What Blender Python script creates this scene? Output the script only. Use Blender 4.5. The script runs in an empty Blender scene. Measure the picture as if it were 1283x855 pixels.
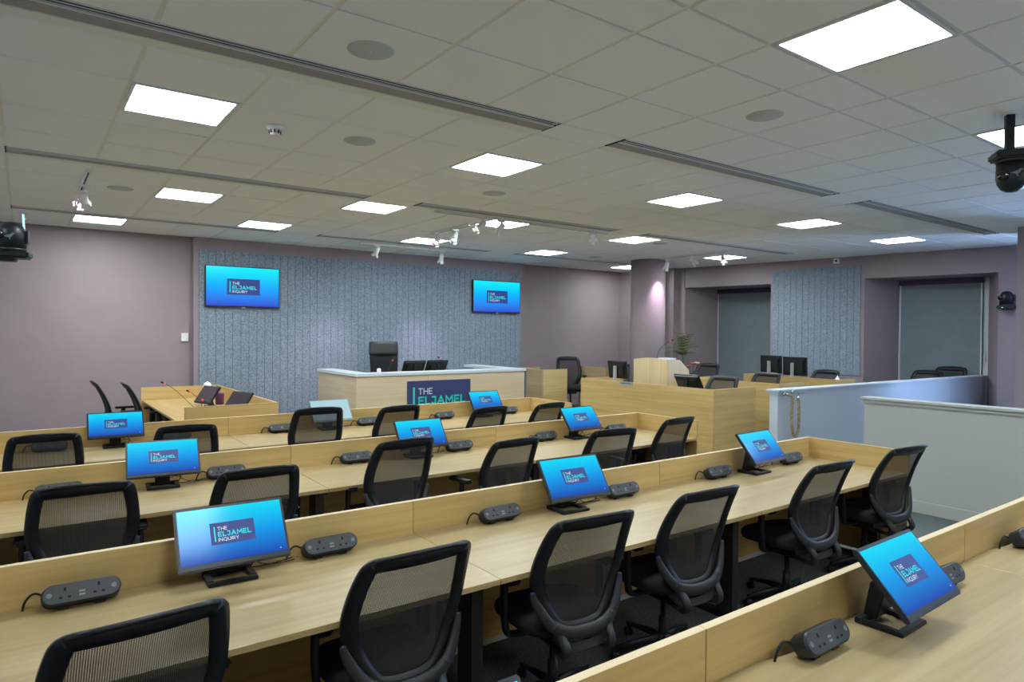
import bpy, bmesh, math, random
from mathutils import Vector, Matrix
random.seed(7)
PI = math.pi
C = bpy.context.scene.collection
sc = bpy.context.scene

# ------------------------------------------------------------------ camera, world, light, exposure
YAW, PITCH, ROLL = math.radians(36.2216), -0.0144, 0.0075
cy_, sy_ = math.cos(YAW), math.sin(YAW)
fwd = Vector((sy_ * math.cos(PITCH), cy_ * math.cos(PITCH), math.sin(PITCH)))
rgt = Vector((cy_, -sy_, 0)); up = rgt.cross(fwd)
r2 = rgt * math.cos(ROLL) + up * math.sin(ROLL)
u2 = -rgt * math.sin(ROLL) + up * math.cos(ROLL)
cam = bpy.data.cameras.new('camera'); camo = bpy.data.objects.new('camera', cam); C.objects.link(camo)
cam.sensor_width = 36; cam.lens = 36 * 835.82 / 1283; cam.clip_start = 0.02
camo.matrix_world = Matrix(((r2.x, u2.x, -fwd.x, 0), (r2.y, u2.y, -fwd.y, 0), (r2.z, u2.z, -fwd.z, 1.8), (0, 0, 0, 1)))
sc.camera = camo

world = bpy.data.worlds.new('world'); sc.world = world; world.use_nodes = True
world.node_tree.nodes['Background'].inputs[0].default_value = (0.55, 0.7, 1.0, 1)
world.node_tree.nodes['Background'].inputs[1].default_value = 0.6

sc.view_settings.view_transform = 'Standard'; sc.view_settings.look = 'None'
sc.view_settings.gamma = 1; sc.view_settings.use_curve_mapping = False
sc.view_settings.exposure = 0.0
cyc = sc.cycles
cyc.use_denoising = True
cyc.max_bounces = 7; cyc.diffuse_bounces = 5; cyc.glossy_bounces = 3; cyc.transparent_max_bounces = 16
cyc.sample_clamp_indirect = 6
cyc.caustics_reflective = False; cyc.caustics_refractive = False
PANEL_POWER = 36.0          # emission of the ceiling light diffusers
ADDED_BLUE = 440.0            # watts of the added blue light, out of view beside the camera

ZC = 3.183                  # ceiling height
def GX(c): return (c - 1.188) * 0.6
def GY(r): return r * 0.6

# blue light added for the right side; its unseen window is built further down
dl = bpy.data.lights.new('window_daylight', 'AREA'); dl.shape = 'RECTANGLE'; dl.size = 1.7; dl.size_y = 1.8
dl.energy = ADDED_BLUE; dl.color = (0.36, 0.58, 1.0)
dlo = bpy.data.objects.new('window_daylight', dl); C.objects.link(dlo)

# ------------------------------------------------------------------ materials
def nt(name):
    m = bpy.data.materials.new(name); m.use_nodes = True
    t = m.node_tree; return m, t, t.nodes['Principled BSDF'], t.nodes.new, t.links.new
def plain(name, col, rough=0.5, metal=0.0, coat=0.0, spec=0.5):
    m, t, b, N, L = nt(name)
    b.inputs['Base Color'].default_value = (*col, 1); b.inputs['Roughness'].default_value = rough
    b.inputs['Metallic'].default_value = metal; b.inputs['Coat Weight'].default_value = coat
    b.inputs['Specular IOR Level'].default_value = spec
    return m
def coord(t, N, L, scale, kind='Object'):
    tc = N('ShaderNodeTexCoord'); mp = N('ShaderNodeMapping'); mp.inputs['Scale'].default_value = scale
    oi = N('ShaderNodeObjectInfo'); ml = N('ShaderNodeVectorMath'); ml.operation = 'MULTIPLY'; L(oi.outputs['Location'], ml.inputs[0]); ml.inputs[1].default_value = (7.13, 3.7, 5.1)
    ad = N('ShaderNodeVectorMath'); ad.operation = 'ADD'; L(tc.outputs[kind], ad.inputs[0]); L(ml.outputs[0], ad.inputs[1])
    L(ad.outputs[0], mp.inputs['Vector']); return mp.outputs['Vector']
def speckle(name, c1, c2, scale, rough=0.9, bump=0.0, detail=3, contrast=(0.35, 0.65), spec=0.3):
    m, t, b, N, L = nt(name)
    v = coord(t, N, L, (scale,) * 3)
    n = N('ShaderNodeTexNoise'); n.inputs['Detail'].default_value = detail; n.inputs['Scale'].default_value = 1
    L(v, n.inputs['Vector'])
    r = N('ShaderNodeValToRGB'); r.color_ramp.elements[0].position = contrast[0]; r.color_ramp.elements[1].position = contrast[1]
    r.color_ramp.elements[0].color = (*c1, 1); r.color_ramp.elements[1].color = (*c2, 1)
    L(n.outputs['Fac'], r.inputs['Fac']); L(r.outputs['Color'], b.inputs['Base Color'])
    b.inputs['Roughness'].default_value = rough; b.inputs['Specular IOR Level'].default_value = spec
    if bump:
        bp = N('ShaderNodeBump'); bp.inputs['Strength'].default_value = bump; bp.inputs['Distance'].default_value = 0.01
        L(n.outputs['Fac'], bp.inputs['Height']); L(bp.outputs['Normal'], b.inputs['Normal'])
    return m
def oak(name, axis, light=(0.64, 0.450, 0.185), dark=(0.47, 0.308, 0.108), rough=0.36):
    m, t, b, N, L = nt(name)
    lo, hi = 0.9, 26
    s = [hi, hi, hi]; s['xyz'.index(axis)] = lo
    tc = N('ShaderNodeTexCoord'); geo = N('ShaderNodeNewGeometry')
    oi = N('ShaderNodeObjectInfo'); add = N('ShaderNodeVectorMath'); add.operation = 'ADD'
    sc_ = N('ShaderNodeVectorMath'); sc_.operation = 'SCALE'; L(oi.outputs['Location'], sc_.inputs[0]); sc_.inputs['Scale'].default_value = 0.37
    L(tc.outputs['Object'], add.inputs[0]); L(sc_.outputs[0], add.inputs[1])
    mp = N('ShaderNodeMapping'); mp.inputs['Scale'].default_value = s; L(add.outputs[0], mp.inputs['Vector'])
    n = N('ShaderNodeTexNoise'); n.inputs['Scale'].default_value = 1; n.inputs['Detail'].default_value = 5; n.inputs['Distortion'].default_value = 0.6
    L(mp.outputs[0], n.inputs['Vector'])
    s2 = [5, 5, 5]; s2['xyz'.index(axis)] = 0.5
    mp2 = N('ShaderNodeMapping'); mp2.inputs['Scale'].default_value = s2; L(add.outputs[0], mp2.inputs['Vector'])
    n2 = N('ShaderNodeTexNoise'); n2.inputs['Scale'].default_value = 1; n2.inputs['Detail'].default_value = 2; L(mp2.outputs[0], n2.inputs['Vector'])
    mx = N('ShaderNodeMath'); mx.operation = 'MULTIPLY_ADD'; L(n.outputs['Fac'], mx.inputs[0]); mx.inputs[1].default_value = 0.55
    m2 = N('ShaderNodeMath'); m2.operation = 'MULTIPLY'; L(n2.outputs['Fac'], m2.inputs[0]); m2.inputs[1].default_value = 0.45
    L(m2.outputs[0], mx.inputs[2])
    r = N('ShaderNodeValToRGB'); r.color_ramp.elements[0].position = 0.34; r.color_ramp.elements[1].position = 0.64
    r.color_ramp.elements[0].color = (*dark, 1); r.color_ramp.elements[1].color = (*light, 1)
    L(mx.outputs[0], r.inputs['Fac']); L(r.outputs['Color'], b.inputs['Base Color'])
    b.inputs['Roughness'].default_value = rough; b.inputs['Specular IOR Level'].default_value = 0.6
    return m
def emis(name, col, st, base=(0.8, 0.8, 0.8)):
    m, t, b, N, L = nt(name)
    b.inputs['Base Color'].default_value = (*base, 1); b.inputs['Emission Color'].default_value = (*col, 1)
    b.inputs['Emission Strength'].default_value = st; return m

OAKT = oak('light oak worktop laminate', 'x', (0.46, 0.345, 0.175), (0.35, 0.245, 0.107), 0.34)  # same laminate as the panels; light and sheen put into a darker, greyer tone
OAKX, OAKY = oak('light oak laminate, grain along rows', 'x'), oak('light oak laminate, grain across', 'y')
BEECHX = oak('pale oak laminate', 'x', (0.66, 0.53, 0.36), (0.55, 0.42, 0.27))
BEECHY = oak('pale oak laminate across', 'y', (0.66, 0.53, 0.36), (0.52, 0.39, 0.25))
MAPLE = oak('maple veneer', 'z', (0.72, 0.56, 0.33), (0.60, 0.44, 0.23))
TAN = oak('tan oak laminate', 'y', (0.52, 0.38, 0.22), (0.42, 0.29, 0.15))
EDGE = plain('pale oak edging', (0.68, 0.53, 0.33), 0.5)
MAUVE = speckle('mauve wall paint', (0.290, 0.234, 0.252), (0.305, 0.247, 0.266), 3, 0.75)
CEILW = speckle("mineral fibre ceiling tile", (0.84, 0.85, 0.83), (0.90, 0.91, 0.89), 260, 0.95, 0.15)
BARW = plain("ceiling grid bar", (0.80, 0.79, 0.70), 0.5)
FELT = speckle('grey blue felt', (0.13, 0.168, 0.212), (0.32, 0.372, 0.44), 60, 1.0, 0.15, 4, (0.30, 0.70))
CARPET = speckle('grey blue carpet', (0.045, 0.055, 0.056), (0.17, 0.195, 0.198), 110, 1.0, 0.4, 4)
BLACK = plain('black plastic', (0.007, 0.009, 0.012), 0.42, spec=.4)
BLACKG = plain('dark grey plastic', (0.017, 0.020, 0.024), 0.4, spec=.4)
SEAT = speckle('black seat cloth', (0.010, 0.011, 0.013), (0.020, 0.021, 0.024), 300, 0.95)
METB = plain('black powder coated steel', (0.018, 0.018, 0.02), 0.45)
CHROME = plain('chrome', (0.75, 0.77, 0.8), 0.15, 1.0)
SILVER = plain('silver plastic', (0.45, 0.49, 0.52), 0.35, 0.4)
WALLW = plain('white wall paint', (0.8, 0.8, 0.8), 0.8)
WHITE = plain('white plastic', (0.75, 0.76, 0.76), 0.4)
GREYP = plain('painted grey half wall', (0.42, 0.43, 0.41), 0.6)
LEDGE = plain('light grey ledge', (0.60, 0.65, 0.70), 0.4)
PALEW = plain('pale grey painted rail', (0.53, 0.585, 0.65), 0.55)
BLIND = speckle('grey roller blind', (0.20, 0.245, 0.265), (0.215, 0.26, 0.28), 8, 0.9)
PURPLE = plain('purple cassette', (0.055, 0.012, 0.06), 0.5)
FRAMEW = plain('white window frame', (0.62, 0.66, 0.70), 0.4)
PITCH_ = plain('black pin hole', (0.002, 0.002, 0.002), 0.9)
USBM = plain('grey port', (0.20, 0.21, 0.22), 0.4)
DARKSLOT = plain('dark slot', (0.02, 0.022, 0.024), 0.7)
GRILLE = speckle('perforated grey grille', (0.26, 0.265, 0.25), (0.36, 0.365, 0.35), 400, 0.6)
RAILC = plain('aluminium rail', (0.66, 0.68, 0.66), 0.4)
SPKG = speckle('speaker grille', (0.48, 0.52, 0.52), (0.56, 0.60, 0.60), 500, 0.7)
NAVY = plain('navy sign board', (0.028, 0.04, 0.125), 0.45)
LTWHITE = plain('white lettering', (0.72, 0.76, 0.80), 0.5)
LTTEAL = plain('teal lettering', (0.01, 0.62, 0.50), 0.5)
RED = emis('red microphone ring', (1.0, 0.03, 0.01), 1.6, (0.4, 0.01, 0.01))
GREEN = emis('green indicator', (0.05, 1.0, 0.25), 1.4)
ROPEM = speckle('hemp rope', (0.26, 0.18, 0.09), (0.50, 0.37, 0.21), 60, 0.9)
LEAF = plain('palm leaf', (0.10, 0.13, 0.025), 0.6)
STEM = plain('plant stem', (0.09, 0.12, 0.04), 0.7)
POT = plain('grey pot', (0.12, 0.12, 0.12), 0.6)
PETAL = plain('pale pink petals', (0.62, 0.42, 0.36), 0.6)
PETALR = plain('red petals', (0.30, 0.07, 0.06), 0.6)
TISSUE = plain('white tissue', (0.8, 0.8, 0.82), 0.9)
LIT = emis('ceiling light diffuser', (0.86, 0.97, 1.0), PANEL_POWER)
LENS_P = emis('pink lamp lens', (1.0, 0.62, 0.92), 22)
LENS_W = emis('white lamp lens', (0.86, 0.97, 1.0), 22)
ADDED_PANE = emis('daylit window pane', (0.35, 0.5, 1.0), 2.0)  # glowing pane of the added, unseen window
BIRD = plain('grey printed emblem', (0.12, 0.14, 0.16), 0.5)

def mesh_fabric():
    m, t, b, N, L = nt('open weave mesh fabric')
    b.inputs['Base Color'].default_value = (0.026, 0.027, 0.029, 1); b.inputs['Roughness'].default_value = 0.85
    tc = N('ShaderNodeTexCoord'); sep = N('ShaderNodeSeparateXYZ'); L(tc.outputs['Object'], sep.inputs[0])
    out = []
    for k, per in ((0, 0.0062), (2, 0.0046)):
        a = N('ShaderNodeMath'); a.operation = 'MULTIPLY'; a.inputs[1].default_value = 2 * PI / per; L(sep.outputs[k], a.inputs[0])
        s = N('ShaderNodeMath'); s.operation = 'SINE'; L(a.outputs[0], s.inputs[0]); out.append(s)
    mul = N('ShaderNodeMath'); mul.operation = 'MULTIPLY_ADD'; L(out[0].outputs[0], mul.inputs[0]); mul.inputs[1].default_value = 0.15; mul.inputs[2].default_value = 0.82
    m2 = N('ShaderNodeMath'); m2.operation = 'MULTIPLY_ADD'; L(out[1].outputs[0], m2.inputs[0]); m2.inputs[1].default_value = 0.15; L(mul.outputs[0], m2.inputs[2])
    L(m2.outputs[0], b.inputs['Alpha'])
    return m
MESHF = mesh_fabric()

def screen_mat(name, top, mid, low, st):
    m, t, b, N, L = nt(name)
    tc = N('ShaderNodeTexCoord'); sep = N('ShaderNodeSeparateXYZ'); L(tc.outputs['Generated'], sep.inputs[0])
    r = N('ShaderNodeValToRGB'); e = r.color_ramp.elements
    e[0].position = 0.0; e[0].color = (*low, 1); e[1].position = 1.0; e[1].color = (*top, 1)
    x = r.color_ramp.elements.new(0.5); x.color = (*mid, 1)
    L(sep.outputs['Z'], r.inputs['Fac']); L(r.outputs['Color'], b.inputs['Emission Color'])
    b.inputs['Emission Strength'].default_value = st
    b.inputs['Base Color'].default_value = (0.01, 0.02, 0.03, 1); b.inputs['Roughness'].default_value = 0.14; b.inputs['Specular IOR Level'].default_value = 0.12
    return m
SCREEN = screen_mat('blue gradient screen', (0.0, 0.66, 0.88), (0.0, 0.30, 0.78), (0.008, 0.05, 0.40), 1.05)
SCREENTV = screen_mat('bright television screen', (0.0, 0.80, 1.0), (0.0, 0.36, 0.95), (0.03, 0.06, 0.60), 1.1)
SCREENW = screen_mat('washed out white screen', (0.50, 0.80, 0.85), (0.52, 0.78, 0.84), (0.56, 0.78, 0.84), 0.8)
LOGO_BG = emis('logo navy', (0.012, 0.035, 0.22), 0.9, (0.01, 0.01, 0.04))
LOGO_W = emis('logo white', (0.72, 0.86, 1.0), 0.85, (0.1, 0.1, 0.1))
LOGO_T = emis('logo teal', (0.0, 0.72, 0.78), 0.95, (0.0, 0.05, 0.05))

# ------------------------------------------------------------------ mesh helpers
class MB:
    def __init__(s): s.bm = bmesh.new(); s.mi = 0
    def _mat(s, faces, sm=False):
        for f in faces: f.material_index = s.mi; f.smooth = sm
    def box(s, x0, x1, y0, y1, z0, z1, bev=0.0, M=None):
        b = bmesh.new(); bmesh.ops.create_cube(b, size=1)
        bmesh.ops.scale(b, vec=(x1 - x0, y1 - y0, z1 - z0), verts=b.verts)
        bmesh.ops.translate(b, vec=((x0 + x1) / 2, (y0 + y1) / 2, (z0 + z1) / 2), verts=b.verts)
        if bev: bmesh.ops.bevel(b, geom=b.edges[:], offset=bev, segments=2, affect='EDGES')
        s._merge(b, M, bev > 0); return s
    def _merge(s, b, M=None, smooth=False):
        if M is not None: b.transform(M)
        mp = {}
        for v in b.verts: mp[v] = s.bm.verts.new(v.co)
        for f in b.faces:
            try: nf = s.bm.faces.new([mp[v] for v in f.verts])
            except ValueError: continue
            nf.material_index = s.mi; nf.smooth = f.smooth
        b.free()
    def prism(s, pts, a, b_, axis='z', M=None, bev=0.0):
        """extrude a 2D outline along an axis; outline is (u,v) in the other two axes in order"""
        b = bmesh.new()
        def P(u, v, w): return {'z': (u, v, w), 'y': (u, w, v), 'x': (w, u, v)}[axis]
        A = [b.verts.new(P(u, v, a)) for u, v in pts]; B = [b.verts.new(P(u, v, b_)) for u, v in pts]
        n = len(pts)
        b.faces.new(A); b.faces.new(B[::-1])
        for i in range(n): b.faces.new((A[i], B[i], B[(i + 1) % n], A[(i + 1) % n]))
        bmesh.ops.recalc_face_normals(b, faces=b.faces)
        if bev: bmesh.ops.bevel(b, geom=b.edges[:], offset=bev, segments=1, affect='EDGES')
        s._merge(b, M); return s
    def tube(s, pts, r, n=8, sx=1.0, closed=False, caps=True, M=None):
        """swept tube; r number or list; sx squashes the section"""
        b = bmesh.new(); P = [Vector(p) for p in pts]; m = len(P); rings = []
        up_ = None
        for i in range(m):
            if closed: d = P[(i + 1) % m] - P[i - 1]
            else: d = P[min(i + 1, m - 1)] - P[max(i - 1, 0)]
            d.normalize()
            if up_ is None:
                up_ = Vector((0, 1, 0)) if abs(d.y) < 0.8 else Vector((0, 0, 1))
            a = d.cross(up_).normalized(); u_ = a.cross(d).normalized(); up_ = u_
            rr = r[i] if isinstance(r, (list, tuple)) else r
            rings.append([b.verts.new(P[i] + a * (rr * math.cos(2 * PI * k / n)) + u_ * (rr * sx * math.sin(2 * PI * k / n))) for k in range(n)])
        for i in range(m if closed else m - 1):
            A, B = rings[i], rings[(i + 1) % m]
            for k in range(n):
                f = b.faces.new((A[k], A[(k + 1) % n], B[(k + 1) % n], B[k])); f.smooth = True
        if not closed and caps:
            b.faces.new(rings[0][::-1]); b.faces.new(rings[-1])
        bmesh.ops.recalc_face_normals(b, faces=b.faces)
        s._merge(b, M); return s
    def lathe(s, prof, n=24, M=None):
        b = bmesh.new(); rings = []
        for r_, z in prof:
            rings.append([b.verts.new((r_ * math.cos(2 * PI * k / n), r_ * math.sin(2 * PI * k / n), z)) for k in range(n)] if r_ > 1e-6 else [b.verts.new((0, 0, z))])
        for A, B in zip(rings, rings[1:]):
            for k in range(n):
                a = [A[k % len(A)], A[(k + 1) % len(A)], B[(k + 1) % len(B)], B[k % len(B)]]
                u = []
                for v in a:
                    if v not in u: u.append(v)
                if len(u) > 2:
                    f = b.faces.new(u); f.smooth = True
        if len(rings[0]) > 1: b.faces.new(rings[0][::-1])
        if len(rings[-1]) > 1: b.faces.new(rings[-1])
        bmesh.ops.recalc_face_normals(b, faces=b.faces)
        s._merge(b, M); return s
    def grid(s, fn, nu, nv):
        V = [[s.bm.verts.new(fn(i / nu, j / nv)) for j in range(nv + 1)] for i in range(nu + 1)]
        for i in range(nu):
            for j in range(nv):
                f = s.bm.faces.new((V[i][j], V[i + 1][j], V[i + 1][j + 1], V[i][j + 1])); f.smooth = True; f.material_index = s.mi
        return s
    def mesh(s, name, mats):
        me = bpy.data.meshes.new(name); s.bm.to_mesh(me); s.bm.free()
        for m in (mats if isinstance(mats, (list, tuple)) else [mats]): me.materials.append(m)
        return me
    def build(s, name, mats, parent=None):
        return add(name, s.mesh(name, mats), parent)

def add(name, me, parent=None, loc=None):
    o = bpy.data.objects.new(name, me); C.objects.link(o)
    if parent: o.parent = parent
    if loc is not None: o.location = loc
    return o
def tag(o, label=None, cat=None, group=None, kind=None):
    if label: o['label'] = label
    if cat: o['category'] = cat
    if group: o['group'] = group
    if kind: o['kind'] = kind
    return o
def thing(name, label, cat, loc=(0, 0, 0), rz=0, group=None):
    o = bpy.data.objects.new(name, None); C.objects.link(o); o.empty_display_size = 0.1
    o.location = loc; o.rotation_euler = (0, 0, rz)
    return tag(o, label, cat, group)
KIDS = {}
def dup(o, parent=None):
    c = o.copy(); C.objects.link(c)
    if parent: c.parent = parent
    for k in [x for x in C.objects if x.parent == o]: dup(k, c)
    return c
def copy_thing(o, loc, rz, label, group=None, scale=None, skip=()):
    c = o.copy(); C.objects.link(c); c.location = loc; c.rotation_euler = (0, 0, rz); c['label'] = label
    if group: c['group'] = group
    if scale: c.scale = scale
    for k in list(o.children):
        if k.name.split('.')[0] in skip: continue
        d = k.copy(); C.objects.link(d); d.parent = c
        for g in list(k.children):
            e = g.copy(); C.objects.link(e); e.parent = d
    return c
def struct(o): o['kind'] = 'structure'; return o
def T(x, y, z): return Matrix.Translation((x, y, z))
def RX(a): return Matrix.Rotation(a, 4, 'X')
def RY(a): return Matrix.Rotation(a, 4, 'Y')
def RZ(a): return Matrix.Rotation(a, 4, 'Z')
def cat_rom(pts, n=6, closed=False):
    P = [Vector(p) for p in pts]; out = []; m = len(P)
    for i in range(m if closed else m - 1):
        g = (lambda k: P[k % m]) if closed else (lambda k: P[max(0, min(m - 1, k))])
        a, b, c, d = g(i - 1), g(i), g(i + 1), g(i + 2)
        for k in range(n):
            t = k / n
            out.append(0.5 * ((2 * b) + (c - a) * t + (2 * a - 5 * b + 4 * c - d) * t * t + (3 * b - a - 3 * c + d) * t ** 3))
    if not closed: out.append(P[-1])
    return out
def arc(cx, cy, rx, ry, a0, a1, n=10):
    return [(cx + rx * math.cos(math.radians(a0 + (a1 - a0) * k / n)), cy + ry * math.sin(math.radians(a0 + (a1 - a0) * k / n))) for k in range(n + 1)]
GLY = {'T': (.70, [[(0, 1), (.70, 1)], [(.35, 1), (.35, 0)]]), 'H': (.72, [[(0, 0), (0, 1)], [(.72, 0), (.72, 1)], [(0, .5), (.72, .5)]]),
 'E': (.58, [[(.58, 1), (0, 1), (0, 0), (.58, 0)], [(0, .51), (.50, .51)]]), 'L': (.52, [[(0, 1), (0, 0), (.52, 0)]]),
 'J': (.46, [[(.05, 1), (.46, 1)] + [(.46, .28)] + arc(.23, .26, .23, .26, 0, -150)]), 'A': (.84, [[(0, 0), (.42, 1), (.84, 0)], [(.17, .30), (.67, .30)]]),
 'M': (.86, [[(0, 0), (0, 1), (.43, .36), (.86, 1), (.86, 0)]]), 'I': (.0, [[(0, 0), (0, 1)]]), 'N': (.72, [[(0, 0), (0, 1), (.72, 0), (.72, 1)]]),
 'Q': (.96, [arc(.48, .5, .48, .5, 0, 360, 20), [(.52, .05), (.70, -.12), (.92, -.10)]]), 'U': (.70, [[(0, 1), (0, .35)] + arc(.35, .35, .35, .35, 180, 360) + [(.70, 1)]]),
 'R': (.62, [[(0, 0), (0, 1), (.30, 1)] + arc(.32, .69, .28, .31, 90, -90) + [(0, .38)], [(.36, .38), (.62, 0)]]), 'Y': (.76, [[(0, 1), (.38, .42), (.76, 1)], [(.38, .42), (.38, 0)]])}
def text_bm(mb, txt, x0, x1, z0, z1, y, th=.13):
    """flat stroke-built capitals in the XZ plane facing -Y, fitted to a box"""
    gap = .20 + th * .75; W = sum(GLY[c][0] for c in txt) + gap * (len(txt) - 1) + th
    H = z1 - z0; sx = (x1 - x0) / W; cx = th / 2
    for c in txt:
        for st in GLY[c][1]:
            P = [Vector((cx + u, 0, (th / 2 + v * (1 - th)))) for u, v in st]; n = len(P); cl = (P[0] - P[-1]).length < 1e-4
            L, R = [], []
            for i in range(n):
                a = P[i] - P[i - 1] if i else (P[1] - P[0] if not cl else P[0] - P[-2]); b = P[i + 1] - P[i] if i < n - 1 else (a if not cl else P[1] - P[0])
                a.normalize(); b.normalize(); na = Vector((-a.z, 0, a.x)); nb = Vector((-b.z, 0, b.x)); m = (na + nb)
                m = m.normalized() if m.length > .2 else na
                k = min(1 / max(m.dot(na), .4), 2.2) * th / 2
                e = Vector((0, 0, 0))
                if not cl and i == 0: e = -a * th / 2
                if not cl and i == n - 1: e = a * th / 2
                L.append(P[i] + m * k + e); R.append(P[i] - m * k + e)
            Q = [[mb.bm.verts.new((x0 + p.x * sx, y, z0 + p.z * H)) for p in X] for X in (L, R)]
            for i in range(n - 1):
                f = mb.bm.faces.new((Q[0][i], Q[0][i + 1], Q[1][i + 1], Q[1][i])); f.material_index = mb.mi
        cx += GLY[c][0] + gap
def logo_mb(w, h, y=0.0, t=0.0006, card=True, d=0.0006):
    """THE / ELJAMEL / INQUIRY panel centred at the origin, facing -Y; three material slots"""
    mb = MB(); X = lambda f: -w / 2 + f * w; Z = lambda f: h / 2 - f * h
    if card: mb.box(X(0), X(1), y, y + t, Z(1), Z(0))
    mb.mi = 2; mb.box(X(.08), X(.108), y - d, y - d / 4, Z(.86), Z(.17))
    mb.mi = 1; text_bm(mb, 'THE', X(.16), X(.38), Z(.37), Z(.20), y - d, .13)
    text_bm(mb, 'INQUIRY', X(.16), X(.62), Z(.87), Z(.71), y - d, .14)
    mb.mi = 2; text_bm(mb, 'ELJAMEL', X(.16), X(.91), Z(.655), Z(.425), y - d, .20)
    return mb

# ------------------------------------------------------------------ room shell
XL, YF = -3.2, -3.2
def wx(y): return 11.41 + (9.41 - y) * 0.161
struct(MB().box(XL - .2, 14, YF - .2, 11.4, -0.15, 0).build('floor', CARPET))
o = MB(); o.box(XL - .1, 14, YF - .1, 11.3, ZC + .03, ZC + .2); ceil = struct(o.build('ceiling', BARW))
struct(MB().box(XL - .15, XL, YF - .15, 11.2, 0, ZC + .05).build('wall_left', WALLW))
struct(MB().box(XL, 13.5, YF - .15, YF, 0, ZC + .05).build('wall_front', WALLW))
o = MB(); o.box(XL, 12.9, 11.02, 11.2, 0, ZC + .05); o.box(2.06, 8.24, 10.9, 11.03, 0, ZC + .05); struct(o.build('wall_back', MAUVE))
# slanted window wall, with splayed window bays (bay: y-range at the room face, back edge points)
BAYS = [((9.34, 7.5), ((12.42, 9.22), (12.62, 7.78)), 2.76), ((5.84, 3.93), ((12.89, 5.64), (13.10, 4.32)), 2.781), ((2.2, 0.2), ((13.35, 2.0), (13.62, 0.4)), 2.78)]  # last bay is unseen, added to carry the blue light
wr = MB(); SILL = 0.45
def seg(ya, yb): wr.prism([(wx(ya), ya), (wx(ya) + 2.3, ya), (wx(yb) + 2.0, yb), (wx(yb), yb)], 0, ZC + .05)
def bayside(y_room, bk, sgn):
    pass
ys = 9.41
for (ya, yb), (ba, bb), zt in BAYS:
    # header and sill blocks over/under the bay plus splayed reveals
    wr.prism([(wx(ya), ya), (ba[0] + .25, ya), (bb[0] + .25, yb), (wx(yb), yb)], zt, ZC + .05)
    wr.prism([(wx(ya), ya), (ba[0] + .25, ya), (bb[0] + .25, yb), (wx(yb), yb)], 0, SILL)
    wr.prism([(wx(ya), ya), (ba[0], ba[1]), (ba[0] + .25, ba[1]), (ba[0] + .25, ya + .02), (wx(ya), ya + .02)], SILL, zt)
    wr.prism([(wx(yb), yb), (wx(yb), yb - .02), (bb[0] + .25, yb - .02), (bb[0] + .25, bb[1]), (bb[0], bb[1])], SILL, zt)
solid = [(11.1, 9.36), (7.5, 5.84), (3.93, 2.2), (0.2, YF)]
for ya, yb in solid:
    wr.prism([(wx(ya), ya), (wx(ya) + .9, ya), (wx(yb) + .9, yb), (wx(yb), yb)], 0, ZC + .05)
struct(wr.build('wall_right', MAUVE))
# pier behind the round column and a boxing beside it
o = MB(); o.box(10.95, 11.24, 9.72, 10.0, 0, ZC + .02); o.box(11.24, 11.5, 9.5, 10.0, 0, ZC + .02); struct(o.build('trim_1', MAUVE))
o = MB(); o.lathe([(0.33, 0), (0.33, ZC + .02)], 48, T(9.70, 8.83, 0)); struct(o.build('trim_2', MAUVE))
o = MB(); o.box(10.25, 11.1, 2.35, 3.08, 0, ZC + .02); struct(o.build('trim_3', MAUVE))
o = MB(); o.box(8.24, 10.35, 11.0, 11.03, 0.2, 0.32); o.box(XL, 2.06, 11.0, 11.03, 0, 0.12); struct(o.build('baseboard_back', plain('mauve skirting', (0.33, 0.27, 0.29), 0.4)))
# raised floors of the well and the witness side
o = MB(); o.box(3.0, 12.4, 8.3, 11.02, 0, 0.2); o.box(6.75, 12.2, 4.72, 8.3, 0, 0.2); struct(o.build('trim_4', CARPET))
o = MB(); o.box(XL, 3.0, 7.33, 11.02, 0, 0.1); struct(o.build('trim_5', CARPET))

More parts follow.
